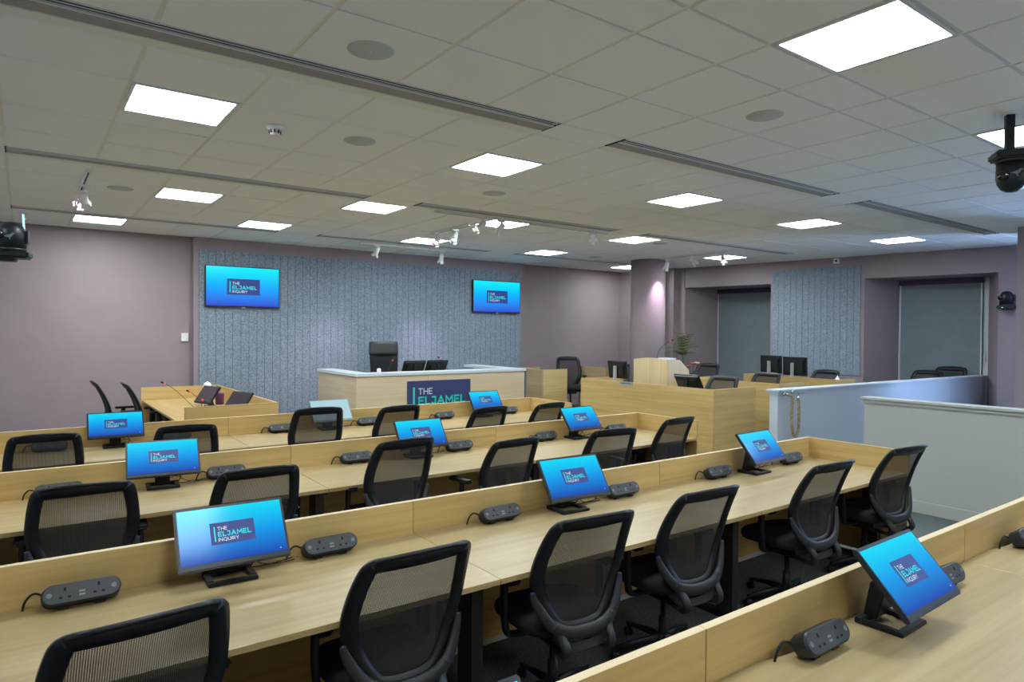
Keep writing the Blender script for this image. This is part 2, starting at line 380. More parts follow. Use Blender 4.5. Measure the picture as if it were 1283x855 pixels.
# windows behind blinds
def window(n, ba, bb, zt, litpane=False):
    a, b = Vector((*ba, 0)), Vector((*bb, 0)); L = (b - a).length; ang = math.atan2(b.y - a.y, b.x - a.x)
    w = bpy.data.objects.new('window_%d' % n, None); C.objects.link(w); w.location = a; w.rotation_euler = (0, 0, ang); struct(w)
    # local x runs along the window, local +y points out of the room
    f = MB()
    for x0, x1 in ((0, .07), (L - .09, L), (L / 2 - .03, L / 2 + .03)): f.box(x0, x1, .02, .09, SILL, zt, .004)
    f.box(0, L, .02, .09, SILL, SILL + .07); f.box(0, L, .02, .09, zt - .07, zt); f.box(0, L, .02, .09, 1.5, 1.55)
    f.build('window_frame', FRAMEW, w)
    MB().box(.05, L - .05, .09, .10, SILL, zt).build('pane', ADDED_PANE if litpane else plain('night glass', (.02, .03, .04), .1), w)
    return w, a, L, ang
for i, ((ya, yb), (ba, bb), zt) in enumerate(BAYS):
    w, a, L, ang = window(i + 1, ba, bb, zt, i == 2)  # third window is unseen and gets the added glowing pane
    if i < 2:
        bl = thing('roller_blind', ['grey roller blind with purple cassette in the far window bay', 'grey roller blind with purple cassette in the nearer window bay by the wall camera'][i], 'blind', (a.x, a.y, 0), ang, 'roller blinds')
        x1 = L - (.10 if i == 1 else 0.03)
        f = MB(); f.grid(lambda u, v: ((.03 + u * (x1 - .03)), -.03 + .006 * math.sin(v * 5 + i), SILL + .05 + v * (zt - .14 - SILL)), 2, 8); f.build('blind_fabric', BLIND, bl)
        MB().box(.0, x1 + .02, -.07, .01, zt - .10, zt - .01, .01).build('cassette', PURPLE, bl)
        MB().box(.03, x1, -.035, -.02, SILL + .03, SILL + .06).build('bottom_bar', PURPLE, bl)
        f = MB(); f.box(0, .022, -.05, -.035, SILL, zt - .1); f.box(x1 - .003, x1 + .016, -.05, -.035, SILL, zt - .1); f.build('side_channel', FRAMEW, bl)
    else:
        dlo.location = (a.x + bb[0]) / 2 - 0.12, (ba[1] + bb[1]) / 2, 1.6
        dlo.rotation_euler = Vector((-1, 0.42, -0.28)).to_track_quat('-Z', 'Y').to_euler()
o = MB(); o.box(0, .02, 0, .05, 0, .12, .004); o.tube([(0.0, .025, .06), (-.05, .025, .06), (-.05, .025, -.02)], .008)
h = o.build('window_handle', WHITE, bpy.data.objects['window_2']); h.location = (1.28, -.03, 1.35)

# ------------------------------------------------------------------ ceiling tiles, grid, lights, diffusers
ROWS = [-5.3, -4.4, -3.4, -2.4, -1.4, -0.4, 0.12, 1.12, 2.12, 3.12, 3.63, 4.65, 5.68, 6.16, 7.16, 8.66, 9.68, 10.70, 11.19, 12.19, 13.68, 14.70, 15.78, 16.20, 17.33, 18.30]
COLS = list(range(-4, 24))
lights = [(6, 2.12, 3.12), (10, 2.12, 3.12), (2, 2.12, 3.12), (14, 2.12, 3.12)] + [(c, 7.16, 8.14) for c in (2, 6, 10, 14, 18, -2)] + \
 [(6, 11.19, 12.15), (9, 11.19, 12.15), (13, 11.19, 12.15), (3, 12.19, 13.10), (18, 12.19, 13.10), (5, 14.70, 15.66), (9, 14.70, 15.66), (13, 14.70, 15.66), (2, 16.20, 17.15), (18, 16.20, 17.15), (-2, 12.19, 13.1), (2, -2.4, -1.4), (6, -2.4, -1.4), (10, -2.4, -1.4)]
LSET = {(c, r) for c, r, _ in lights}
slots = [(1, 6, 5.68, 6.16), (7, 12, 5.68, 6.16), (13, 19, 5.68, 6.16), (1, 6, 10.70, 11.19), (7, 12, 10.70, 11.19), (13, 19, 10.70, 11.19), (1, 6, 15.78, 16.20), (7, 12, 15.78, 16.20), (13, 19, 15.78, 16.20)]
tile_cache = {}
def tile_mesh(w, h):
    k = (round(w, 3), round(h, 3))
    if k not in tile_cache:
        m = MB(); g = .011
        m.prism([(-w / 2 + g, -h / 2 + g), (w / 2 - g, -h / 2 + g), (w / 2 - g, h / 2 - g), (-w / 2 + g, h / 2 - g)], 0, .02, bev=.0025)
        tile_cache[k] = m.mesh('ceiling_tile', CEILW)
    return tile_cache[k]
far_tiles = MB(); ntile = 0
def tile(x0, x1, y0, y1):
    global ntile
    xc, yc = (x0 + x1) / 2, (y0 + y1) / 2
    if xc > wx(yc) + .3 or xc < XL or yc < YF or y1 > 11.2: return
    seen = xc > -.7 and yc > xc / 3.5 - .45 and yc > 0.7 and not (yc < 1.3 and xc < 2.4)
    if seen and ntile < 298:
        ntile += 1
        o = add('ceiling_tile', tile_mesh(x1 - x0, y1 - y0), ceil, (xc, yc, ZC + random.uniform(-.0012, .0012)))
        o.rotation_euler = (random.uniform(-.0012, .0012), random.uniform(-.0012, .0012), 0)
    else: far_tiles.box(x0 + .011, x1 - .011, y0 + .011, y1 - .011, ZC, ZC + .02)
for ci, c in enumerate(COLS):
    x0, x1 = GX(c), GX(c + 1)
    for r0, r1 in zip(ROWS, ROWS[1:]):
        y0, y1 = GY(r0), min(GY(r1), 11.02)
        if (c, r0) in LSET:
            l1 = [q for (cc, q0, q) in lights if cc == c and q0 == r0][0]
            if r1 - l1 > .2: tile(x0, x1, GY(l1), y1)
            continue
        if any(a <= c < b and abs(s0 - r0) < .01 for a, b, s0, s1 in slots): continue
        tile(x0, x1, y0, y1)
tag(far_tiles.build('ceiling_tile_field', CEILW, ceil), kind='stuff')
bars = MB()
for c in COLS:
    y_ = YF
    for s0, s1 in sorted({(q[2], q[3]) for q in slots if q[0] < c < q[1]}) + [(99, 99)]:
        bars.box(GX(c) - .011, GX(c) + .011, y_, min(GY(s0), 11.02), ZC + .006, ZC + .03); y_ = GY(s1)
        if s0 == 99: break
bars.build('grid_bar_lengthwise', BARW, ceil)
bars = MB()
for r_ in ROWS: bars.box(XL, 13, GY(r_) - .011, GY(r_) + .011, ZC + .007, ZC + .03)
bars.build('grid_bar_crosswise', plain('white grid bar', (0.62, 0.65, 0.64), 0.5), ceil)

LW = {(6, 2.12): 'large bright square ceiling light at the upper right of the photo', (10, 2.12): 'ceiling light partly hidden by the hanging camera at the right edge',
 (2, 7.16): 'ceiling light at the upper left beside the smoke detector', (6, 7.16): 'ceiling light at the middle of the ceiling past the longest air slot',
 (10, 7.16): 'ceiling light right of centre, next right from the middle one', (14, 7.16): 'ceiling light in front of the far window bays, left of two', (18, 7.16): 'ceiling light nearest to the felt panel on the window wall',
 (6, 11.19): 'ceiling light left of the long spotlight track', (9, 11.19): 'ceiling light partly behind the spotlights of the long track', (13, 11.19): 'ceiling light just right of the long spotlight track end',
 (3, 12.19): 'ceiling light at left near the pink track spotlight', (18, 12.19): 'ceiling light behind the bright spotlight near the round column', (5, 14.70): 'ceiling light above the left wall television',
 (9, 14.70): 'ceiling light behind the two spotlights above the judge desk wall', (13, 14.70): 'ceiling light above the right wall television', (2, 16.20): 'ceiling light closest to the far left mauve wall', (18, 16.20): 'ceiling light half hidden behind the round column top'}
w_ = 0.6
fm = MB()
for a in ((-.289, -.269), (.269, .289)): fm.box(a[0], a[1], -.289, .289, -.004, .02)
for a in ((-.289, -.269), (.269, .289)): fm.box(-.269, .269, a[0], a[1], -.004, .02)
fm = fm.mesh('light_frame', plain('white light frame', (0.7, 0.72, 0.72), 0.4))
dm = MB().box(-.269, .269, -.269, .269, .002, .012).mesh('diffuser', LIT)
for c, r0, r1 in lights:
    yc = GY((r0 + r1) / 2) if r1 - r0 < .99 else GY((r0 + r1) / 2)
    t = thing('ceiling_light', LW.get((c, r0), 'square ceiling light out of view behind the camera side'), 'ceiling light', (GX(c + .5), yc, ZC), 0, 'square ceiling lights' if (c, r0) in LW else 'ceiling lights out of view')
    add('light_frame', fm, t); add('diffuser', dm, t)

SL = ['long air slot grille running from the top left corner', 'air slot grille right of the first, ending above the window bays', 'air slot grille at the upper right near the window wall',
 'air slot grille at left just before the pink spotlight', 'air slot grille carrying the long spotlight track', 'air slot grille before the spotlights beside the round column',
 'air slot grille nearest the far left wall', 'air slot grille above the judge desk felt wall', 'air slot grille left of the round column top']
for k, (c0, c1, r0, r1) in enumerate(slots):
    x0, x1, y0, y1 = GX(c0) + .01, GX(c1) - .005, GY(r0), GY(r1)
    L = x1 - x0; D = y1 - y0
    t = thing('air_slot_diffuser', SL[k], 'air vent', (x0, y0, ZC), 0, 'linear air slot grilles')
    m = MB(); m.box(0, L, .005, .2, .014, .025); m.build('slot_channel', DARKSLOT, t)
    m = MB(); m.box(0, L, .088, .195, .001, .010); m.build('grille', GRILLE, t)
    for q in (.0, .030, .072): MB().box(0, L, q, q + (.014 if q > .05 else .004), -.001, .004 if q < .05 else .010).build('rail', RAILC, t)
    MB().box(0, L, .2, D - .005, -.003, .02).build('border', BARW, t)
    m = MB(); m.box(-.01, 0, 0, .205, -.002, .02); m.box(L, L + .006, 0, .205, -.002, .02); m.build('end_cap', DARKSLOT, t)

spk = [(3.5, 5.15, 'round ceiling speaker grille nearest the camera at top centre left'), (4.5, 7.68, 'round ceiling speaker grille beside the smoke detector tile'), (7.52, 4.15, 'round ceiling speaker grille below the big bright light'),
 (2.48, 12.68, 'round ceiling speaker grille right of the pink spotlight'), (7.53, 9.2, 'round ceiling speaker grille between middle light and long track'), (15.4, 15.1, 'small round speaker grille left of the round column'), (14.45, 11.67, 'small round speaker grille near the right track end')]
sm = MB().lathe([(0.0, -.006), (.105, -.006), (.115, -.001), (.115, .004)], 40).mesh('grille', SPKG)
sr = MB().lathe([(.0, -.0075), (.006, -.0075), (.006, -.005)], 10).mesh('centre_dot', WHITE)
for c, r_, lb in spk:
    t = thing('ceiling_speaker', lb, 'speaker', (GX(c), GY(r_), ZC - .001), 0, 'round ceiling speakers'); add('grille', sm, t); add('centre_dot', sr, t)
t = thing('smoke_detector', 'white smoke detector with dark vents on a ceiling tile', 'smoke detector', (GX(3.49), GY(7.71), ZC - .001))
MB().lathe([(0, -.022), (.05, -.022), (.056, -.012), (.056, 0)], 28).build('base', WHITE, t)
MB().lathe([(0, -.062), (.026, -.062), (.034, -.052), (.040, -.022)], 28).build('sensor_head', WHITE, t)
for k in range(9):
    a = 2 * PI * k / 9; MB().box(-.006, .006, .030, .041, -.052, -.030, M=RZ(a)).build('vent', BLACK, t)
for (px, py, lb) in [(5.13, 5.13, 'a'),]: pass

# ------------------------------------------------------------------ spotlight tracks and spotlights
def track(name_label, x, y, L, along_x=True):
    t = thing('lighting_track', name_label, 'track light', (x, y, ZC), 0 if along_x else PI / 2, 'white lighting tracks')
    MB().box(0, L, -.018, .018, -.032, -.002, .002).build('rail', WHITE, t)
    MB().box(.01, L - .01, -.006, .006, -.0335, -.031).build('conductor_slot', DARKSLOT, t)
track('white spotlight track on the left running away from the camera', .46, 6.85, 1.0, False)
track('longest white spotlight track running along the slot grille', 3.75, 6.66, 2.75)
track('short white track between the long track and the judge wall', 4.62, 7.25, 1.0, False)
track('white spotlight track in front of the judge felt wall', 4.25, 9.86, 1.75)
track('white spotlight track beside the round column', 9.53, 6.95, 1.4, False)
def spotlight(label, x, y, aim, lens=None, drop=.12):
    d = Vector(aim).normalized()
    t = thing('track_spotlight', label, 'spotlight', (x, y, ZC - .034), 0, 'white track spotlights')
    MB().box(-.05, .05, -.016, .016, -.02, 0, .003).build('adapter', WHITE, t)
    MB().tube([(0, 0, -.02), (0, 0, -drop)], .008).build('stem', WHITE, t)
    q = d.to_track_quat('Z', 'Y').to_matrix().to_4x4(); M = T(0, 0, -drop) @ q
    b = MB().lathe([(0, -.05), (.034, -.05), (.036, .06), (.036, .085), (.030, .085), (.030, .076)], 20, M).build('lamp_head', WHITE, t)
    MB().lathe([(0, .0765), (.030, .0765), (.030, .0775)], 20, M).build('lens', lens or BLACK, t)
    for a in (0, PI / 2, PI, -PI / 2):
        MB().box(-.026, .026, .034, .037, 0, .055, M=M @ T(0, 0, .08) @ RZ(a) @ RX(-.5)).build('barn_door', WHITE, t)
    if lens:
        l = bpy.data.lights.new('spot_beam', 'SPOT'); l.energy = (48 if abs(x - 9.53) < .1 else 12 if aim[1] < 0 else 95) if lens is LENS_P else 40; l.spot_size = math.radians(52); l.spot_blend = 1.0
        l.color = (1.0, .72, .95) if lens is LENS_P else (.85, .95, 1.0); l.shadow_soft_size = .03
        lo = bpy.data.objects.new('spot_beam', l); C.objects.link(lo); lo.parent = t
        lo.matrix_local = M @ T(0, 0, .12) @ Matrix.Rotation(PI, 4, 'X')
    return t
spotlight('pink glowing spotlight on the left track', .46, 7.78, (-.15, -.75, -.45), LENS_P, .10)
spotlight('pink rimmed white spotlight on the left track lighting the wall', .46, 7.45, (.1, 1, -.45), LENS_P, .12)
spotlight('bright white spotlight at left of the long track', 4.42, 6.66, (-.7, .05, -.55), LENS_W, .08)
spotlight('unlit white spotlight next to the bright one on the long track', 4.70, 6.66, (-.3, .6, -.6), None, .08)
spotlight('white spotlight at the right end of the long track', 6.22, 6.66, (.5, .5, -.35), None, .06)
spotlight('pink rimmed spotlight on the short track', 4.62, 8.05, (-.45, -.25, -.6), LENS_P, .08)
spotlight('bright white spotlight on the short track', 4.62, 7.6, (-.3, -.25, -.65), LENS_W, .08)
spotlight('pink rimmed spotlight at left of the judge wall track', 4.55, 9.86, (-.25, .35, -.8), LENS_P, .07)
spotlight('pink rimmed spotlight at right of the judge wall track', 5.73, 9.86, (.05, .35, -.8), LENS_P, .09)
spotlight('pink rimmed spotlight beside the round column', 9.53, 8.22, (.20, .50, -.95), LENS_P, .10)
spotlight('white spotlight tilted right beside the round column', 9.53, 7.65, (.7, -.25, -.5), LENS_W, .07)
spotlight('very bright white spotlight near the window wall track end', 9.53, 7.0, (-.45, -.5, -.55), LENS_W, .10)
lr = thing('pendant_rod', 'thin glowing pale blue rod hanging from the ceiling by the left camera', 'lamp', (.0, 9.95, ZC - .002))
MB().box(-.05, .05, -.03, .03, -.02, 0, .003).build('ceiling_plate', WHITE, lr)
MB().tube([(0, 0, -.02), (.01, 0, -.24)], .011, 8).build('lit_tube', emis('pale blue glow', (.35, .85, 1.0), 1.3), lr)  # plain rod; the cyan light falling on it is put in as glow
MB().lathe([(0, 0), (.008, 0), (.008, .01)], 8, T(.02, -.02, -.08)).build('indicator', GREEN, lr)

# ------------------------------------------------------------------ felt panels, televisions, wall fittings
ap = thing('acoustic_panel', 'large grey blue felt panel of vertical strips behind the judge desk', 'wall panel', (2.13, 10.9, 0), 0)
n = 50; pw = (8.17 - 2.13) / n
stm = MB().prism([(.002, -.02), (pw - .002, -.02), (pw - .002, 0), (.002, 0)], .12, 3.0, bev=.0015).mesh('felt_strip', FELT)
for k in range(n): add('felt_strip', stm, ap, (k * pw, 0, 0))
ang = math.atan2(-1, .161)
ap2 = thing('acoustic_panel', 'smaller grey blue felt panel of vertical strips between the window bays', 'wall panel', (wx(7.45), 7.45, 0), ang)
n = 14; L2 = 1.575; pw2 = L2 / n
stm = MB().prism([(.002, -.02), (pw2 - .002, -.02), (pw2 - .002, 0), (.002, 0)], 1.06, 3.01, bev=.0015).mesh('felt_strip', FELT)
for k in range(n): add('felt_strip', stm, ap2, (k * pw2, 0, 0))

def tv(label, x, z, w, h):
    t = thing('television', label, 'television', (x, 10.86, z), 0, 'wall mounted televisions')
    MB().box(-w / 2, w / 2, -.045, 0, -h / 2, h / 2, .004).build('housing', BLACK, t)
    s = MB().box(-w / 2 + .012, w / 2 - .012, -.048, -.044, -h / 2 + .022, h / 2 - .012).build('screen', SCREENTV, t)
    l = logo_mb(w * .445, h * .39, -.050).build('logo_panel', [LOGO_BG, LOGO_W, LOGO_T], s); l.location = (.0, 0, .0)
    MB().box(-.025, .025, -.047, -.03, -h / 2 - .012, -h / 2 + .006).build('status_light', SILVER, t)
    MB().box(-.15, .15, 0, .02, -.12, .12).build('wall_bracket', METB, t)
tv('left wall television showing the blue inquiry logo', 2.755, 2.455, 1.10, .63)
tv('right wall television showing the blue inquiry logo', 7.55, 2.478, 1.13, .63)
o = MB(); o.box(1.908, 2.0, 10.975, 11.02, 1.615, 1.74, .004); tag(o.build('wall_control_box', WHITE), 'small white control box on the mauve wall left of the felt panel', 'wall control')
o = MB(); o.box(-.05, .05, -.05, 0, -.045, .045, .005); o.mi = 1; o.lathe([(0, 0), (.02, 0), (.02, .004)], 12, T(0, -.05, 0) @ RX(PI / 2))
b = o.build('wall_sensor', [WHITE, BLACK]); b.location = (wx(6.3), 6.3, 3.12); b.rotation_euler = (0, 0, ang); tag(b, 'small white sensor box above the smaller felt panel', 'sensor')

# cameras
def ptz(label, loc, rz, hang, s=1.0, emblem=True):
    t = thing('dome_camera', label, 'camera', loc, rz, 'black pan and tilt cameras'); t.scale = (s, s, s)
    k = -1 if hang else 1
    F = Matrix.Scale(k, 4, (0, 0, 1))
    MB().box(-.10, .10, -.085, .085, 0, .05, .012, F).build('base', BLACK, t)
    MB().lathe([(.085, .05), (.085, .062), (.08, .066)], 28, F).build('turntable', BLACKG, t)
    MB().lathe([(.078, .066), (.08, .16), (.074, .19), (.055, .222), (.028, .238), (0, .242)], 28, F).build('dome_head', BLACK, t)
    MB().lathe([(.0, -.02), (.03, -.02), (.03, .018), (.026, .022), (0, .018)], 20, F @ T(-.055, -.055, .15) @ RZ(PI / 4) @ RY(-PI / 2)).build('lens', plain('glass lens', (.01, .01, .015), .05), t)
    MB().box(.078, .09, -.03, .03, .10, .19, .004, F).build('side_plate', BLACKG, t)
    if emblem:
        e = MB(); Z = .14
        pts = [(-.035, .000), (-.012, .006), (.004, .012), (.014, .022), (.022, .020), (.030, .016), (.020, .012), (.014, .0), (.004, -.010), (.006, -.022), (.0, -.022), (-.003, -.010), (-.016, -.006)]
        e.prism([(u, v) for u, v in pts], -.0835, -.0815, 'y', T(0, 0, Z * k))
        e.build('bird_emblem', BIRD, t)
    return t
cr = ptz('black dome camera hanging from a ceiling pole at the right edge', (5.02, 1.545, 2.955), math.radians(-55), True, 1.06)
MB().box(-.035, .035, -.035, .035, 0, .012).build('ceiling_plate', BLACK, cr).location = (-.015, 0, .222)
MB().box(-.022, .022, -.022, .022, 0, .225, .003).build('ceiling_pole', BLACK, cr).location = (-.015, 0, 0)
MB().box(0, .22, -.05, .05, -.045, .0, .01).build('side_arm', BLACK, cr)
cl = ptz('black dome camera standing on a bracket at the left edge', (-.055, 5.25, 2.235), math.radians(-10), False, .95)
o = MB(); o.box(-.34, .02, -.05, .05, -.02, 0, .004); o.box(-.34, -.30, -.03, .03, -.02, 1.0, .004); o.box(-.37, -.27, -.05, .05, .975, .985); o.build('ceiling_bracket', METB, cl)
o = MB(); o.tube(cat_rom([(-.05, -.06, .0), (-.12, -.1, -.05), (-.22, -.08, -.03), (-.32, 0, .02)], 5), .005, 6); o.build('cable', BLACK, cl)
cw = ptz('black dome camera on the mauve wall right of the nearer window bay', (wx(3.78) - .13, 3.79, 2.20), ang, False, 1.15, False)
MB().box(-.05, .05, -.02, .14, -.01, .03).build('wall_arm', METB, cw)
MB().lathe([(0, 0), (.006, 0), (.006, .01)], 8, T(-.03, -.088, .02) @ RX(PI / 2)).build('status_light', GREEN, cw)

# ------------------------------------------------------------------ tiered bench rows
XS = [-.265, 1.66, 3.585, 5.51]
UNITS = [.18, 1.17, 2.16, 3.13, 4.12, 5.08]
ROWSD = [('nearest', 1.262, .905), ('second', 3.135, .898), ('third', 5.14, .905), ('farthest', 7.08, .912)]
DEPTH = .80; ZT = .73
ORD = ['left', 'middle', 'right']
def bench_module(rn, k, yi, zp):
    x0, x1 = XS[k], XS[k + 1]; L = x1 - x0
    t = thing('bench_desk', '%s section of the oak bench desk in the %s row' % (ORD[k], rn), 'desk', (x0, yi, 0), 0, 'oak bench desks in rows')
    g = .0015
    # worktop with shallow cable scoops in its rear edge behind each power unit
    pts = [(g, -DEPTH), (L - g, -DEPTH), (L - g, 0)]
    cuts = sorted([u - x0 for u in UNITS if x0 + .15 < u < x1 - .15], reverse=True)
    for c in cuts:
        for s in range(13):
            q = s / 12; pts.append((c + .20 - .40 * q - .05, -.030 * (math.sin(PI * q) ** 1.3)))
    pts.append((g, 0))
    w = MB(); w.prism(pts, ZT - .025, ZT, bev=.0012); w.build('worktop', OAKT, t)
    MB().box(g, L - g, .0015, .0305, .04, zp, .001).build('back_panel', OAKX, t)
    MB().box(g, L - g, .001, .031, zp, zp + .001).build('panel_edging', EDGE, t)
    MB().box(.10, L - .10, -.42, -.38, ZT - .075, ZT - .026).build('beam', METB, t)
    for lx in ((.05, L - .03) if k == 0 else ((L - .09,) if k == 2 else (L - .03,))):
        m = MB(); m.box(lx, lx + .06, -.62, -.50, .0, ZT - .06); m.box(lx, lx + .06, -.70, -.10, ZT - .065, ZT - .026); m.box(lx, lx + .06, -.13, -.07, 0, ZT - .06)
        m.box(lx, lx + .06, -.72, -.05, 0.0, .03)
        m.build('leg', METB, t)
    if k == 2: MB().box(L, L + .03, -DEPTH, .031, .04, zp, .001).build('end_panel', OAKY, t)
    if k == 0: MB().box(-.03, 0, -DEPTH, .031, .04, zp, .001).build('end_panel', OAKY, t)
    MB().box(0, L, .012, .022, 0, .04).build('plinth', FRAMEW, t)
    return t
for rn, yi, zp in ROWSD:
    for k in range(3): bench_module(rn, k, yi, zp)

# power units
def power_unit(label, x, y):
    t = thing('power_unit', label, 'socket unit', (x, y, ZT), 0, 'black desk power units')
    def pill(w, h, n=10):
        r_ = h / 2; P = []
        for k in range(n + 1): a = -PI / 2 + PI * k / n; P.append((w / 2 - r_ + r_ * math.cos(a), r_ * math.sin(a)))
        for k in range(n + 1): a = PI / 2 + PI * k / n; P.append((-w / 2 + r_ + r_ * math.cos(a), r_ * math.sin(a)))
        return P
    M = T(0, 0, .048) @ RX(-math.radians(32))
    MB().prism(pill(.262, .078), -.028, .030, 'y', M, bev=.005).build('housing', BLACKG, t)
    f = MB().prism(pill(.248, .066), -.0295, -.027, 'y', M).build('face_plate', plain('charcoal face', (.045, .048, .053), .5) if not hasattr(power_unit, 'face') else power_unit.face, t)
    power_unit.face = f.data.materials[0]
    for sx in (-.055, .055):
        m = MB()
        m.box(sx - .004, sx + .004, -.0305, -.029, .009, .022, M=M); m.box(sx - .019, sx - .009, -.0305, -.029, -.018, -.011, M=M); m.box(sx + .009, sx + .019, -.0305, -.029, -.018, -.011, M=M)
        m.build('socket', PITCH_, t)
    m = MB(); m.box(-.010, .010, -.0305, -.029, -.004, .003, M=M); m.box(-.010, .010, -.0305, -.029, -.017, -.010, M=M); m.build('usb_port', USBM, t)
    for sx in (-.105, .105): MB().lathe([(0, 0), (.009, 0), (.009, .002)], 12, M @ T(sx, -.029, 0) @ RX(PI / 2)).build('switch', plain('grey switch', (.16, .17, .18), .4) if not hasattr(power_unit, 'sw') else power_unit.sw, t)
    power_unit.sw = t.children[-1].data.materials[0]
    for sx in (-.06, .06): MB().box(sx - .02, sx + .02, -.02, .03, 0, .02, .003).build('foot', BLACK, t)
    P = cat_rom([(-.11, .03, .04), (-.15, .045, .06), (-.18, .05, .03), (-.19, .058, -.03)], 5)
    MB().tube(P, .0045, 6).build('cable', BLACK, t)
    return t
ORD6 = ['leftmost', 'second from left', 'third from left', 'fourth from left', 'fifth from left', 'rightmost']
pu0 = None
for rn, yi, zp in ROWSD:
    for k, ux in enumerate(UNITS):
        lab = 'black power unit on the %s row worktop, %s of six' % (rn, ORD6[k])
        if rn == 'nearest' and k < 2: continue
        if pu0 is None: pu0 = power_unit(lab, ux, yi - .085)
        else: copy_thing(pu0, (ux, yi - .085, ZT), random.uniform(-.03, .03), lab)

# ------------------------------------------------------------------ monitors
def monitor_proto(w=.44, h=.27, tilt=38, logo=True, mat=None, zc=.205, name='desk_monitor'):
    t = thing(name, '', 'monitor', (0, 0, 0), 0)
    M = T(0, -.068, zc) @ RX(-math.radians(tilt))
    hs = MB(); hs.box(-w / 2, w / 2, -.008, .012, -h / 2, h / 2, .004, M); hs.box(-w / 2 + .05, w / 2 - .05, .010, .032, -h / 2 + .04, h / 2 - .05, .008, M); hs.build('housing', BLACKG, t)
    s = MB().box(-w / 2 + .012, w / 2 - .012, -.0092, -.0075, -h / 2 + .024, h / 2 - .013).build('screen', mat or SCREEN, t); s.matrix_local = M
    if logo:
        l = logo_mb(w * .40, h * .35, -.0102, .0005, True, .0005).build('logo_panel', [LOGO_BG, LOGO_W, LOGO_T], s)
        l.location = (.0, 0, .006)
        MB().box(w / 2 - .04, w / 2 - .036, -.0100, -.0092, -h / 2 + .036, -h / 2 + .04).build('cursor_dot', LOGO_W, s)
    b = MB()
    b.box(-.10, .10, -.095, -.065, 0, .016, .003); b.box(-.10, .10, .045, .075, 0, .022, .003)
    b.box(-.10, -.072, -.07, .05, 0, .018, .003); b.box(.072, .10, -.07, .05, 0, .018, .003); b.build('base', BLACK, t)
    n = MB(); n.prism([(.02, .015), (.07, .015), (.045, .15), (-.035, .20), (-.055, .17), (-.01, .13)], -.045, .045, 'x', bev=.004); n.build('neck', BLACK, t)
    c = MB(); c.tube(cat_rom([(.02, -.02, .12), (.06, .0, .07), (.11, .02, .05), (.10, .05, .01), (.18, .055, .006), (.28, .045, .02)], 5), .003, 6)
    c.tube(cat_rom([(-.02, -.02, .12), (.05, .02, .05), (.09, .04, .08), (.13, .03, .03), (.20, .05, .006), (.29, .04, .012)], 5), .0025, 6); c.build('cable', BLACK, t)
    return t
MON = [('second', .715, -2, 36), ('second', 2.64, -4, 35), ('second', 4.53, 2.5, 39), ('third', .76, -5, 38), ('third', 2.70, -2, 36), ('third', 4.50, 1.5, 38), ('farthest', .67, -2.5, 40), ('farthest', 2.66, 0, 36), ('farthest', 4.66, -2, 36), ('nearest', 2.585, 1, 43), ('nearest', .66, 0, 38)]
protos = {}
for rn, x, yaw, tilt in MON:
    yi = [r_[1] for r_ in ROWSD if r_[0] == rn][0]
    side = 'left' if x < 1.5 else ('middle' if x < 3.5 else 'right')
    white = rn == 'farthest' and side == 'middle'
    lab = ('monitor with a washed out white screen on the farthest row' if white else '%s monitor showing the inquiry logo on the %s row' % (side, rn))
    if rn == 'nearest': lab = 'monitor with reflections in its screen on the nearest row at lower right' if x > 2 else 'monitor with only its top corner visible at the bottom edge'
    key = (white, tilt)
    if key not in protos:
        protos[key] = monitor_proto(tilt=tilt, logo=not white, mat=SCREENW if white else SCREEN)
        t = protos[key]; t.location = (x, yi - .105, ZT); t.rotation_euler = (0, 0, math.radians(yaw)); t['label'] = lab; t['group'] = 'desk monitors on the bench rows'
        if white:
            for o_ in t.children:
                if o_.name.startswith('housing'): o_.data.materials[0] = plain('silver grey housing', (.20, .23, .24), .4)
    else: copy_thing(protos[key], (x, yi - .105, ZT), math.radians(yaw), lab, 'desk monitors on the bench rows')

# ------------------------------------------------------------------ task chairs
def yb(z):
    t = (z - .60) / .40
    return -.205 - (.150 * max(t, 0) ** 1.6) - .05 * max(-t, 0) ** 1.2
def bp(u, z, off=0.0): return (u, yb(z) + .55 * u * u + off, z)
HALF = [(0, .435), (.08, .44), (.14, .465), (.195, .535), (.238, .63), (.258, .73), (.253, .83), (.238, .925), (.222, .973), (.19, .996), (.12, 1.0), (0, 1.0)]
def outline(inset=0.0):
    hp = cat_rom([(u, z, 0) for u, z in HALF], 4)
    P = [(p.x, p.y) for p in hp]; P = P + [(-x, z) for x, z in P[::-1][1:-1]]
    n = len(P); out = []
    for i in range(n):
        a, b = P[i - 1], P[(i + 1) % n]; dx, dz = b[0] - a[0], b[1] - a[1]; L = math.hypot(dx, dz) or 1
        out.append((P[i][0] - dz / L * inset, P[i][1] + dx / L * inset))
    return out
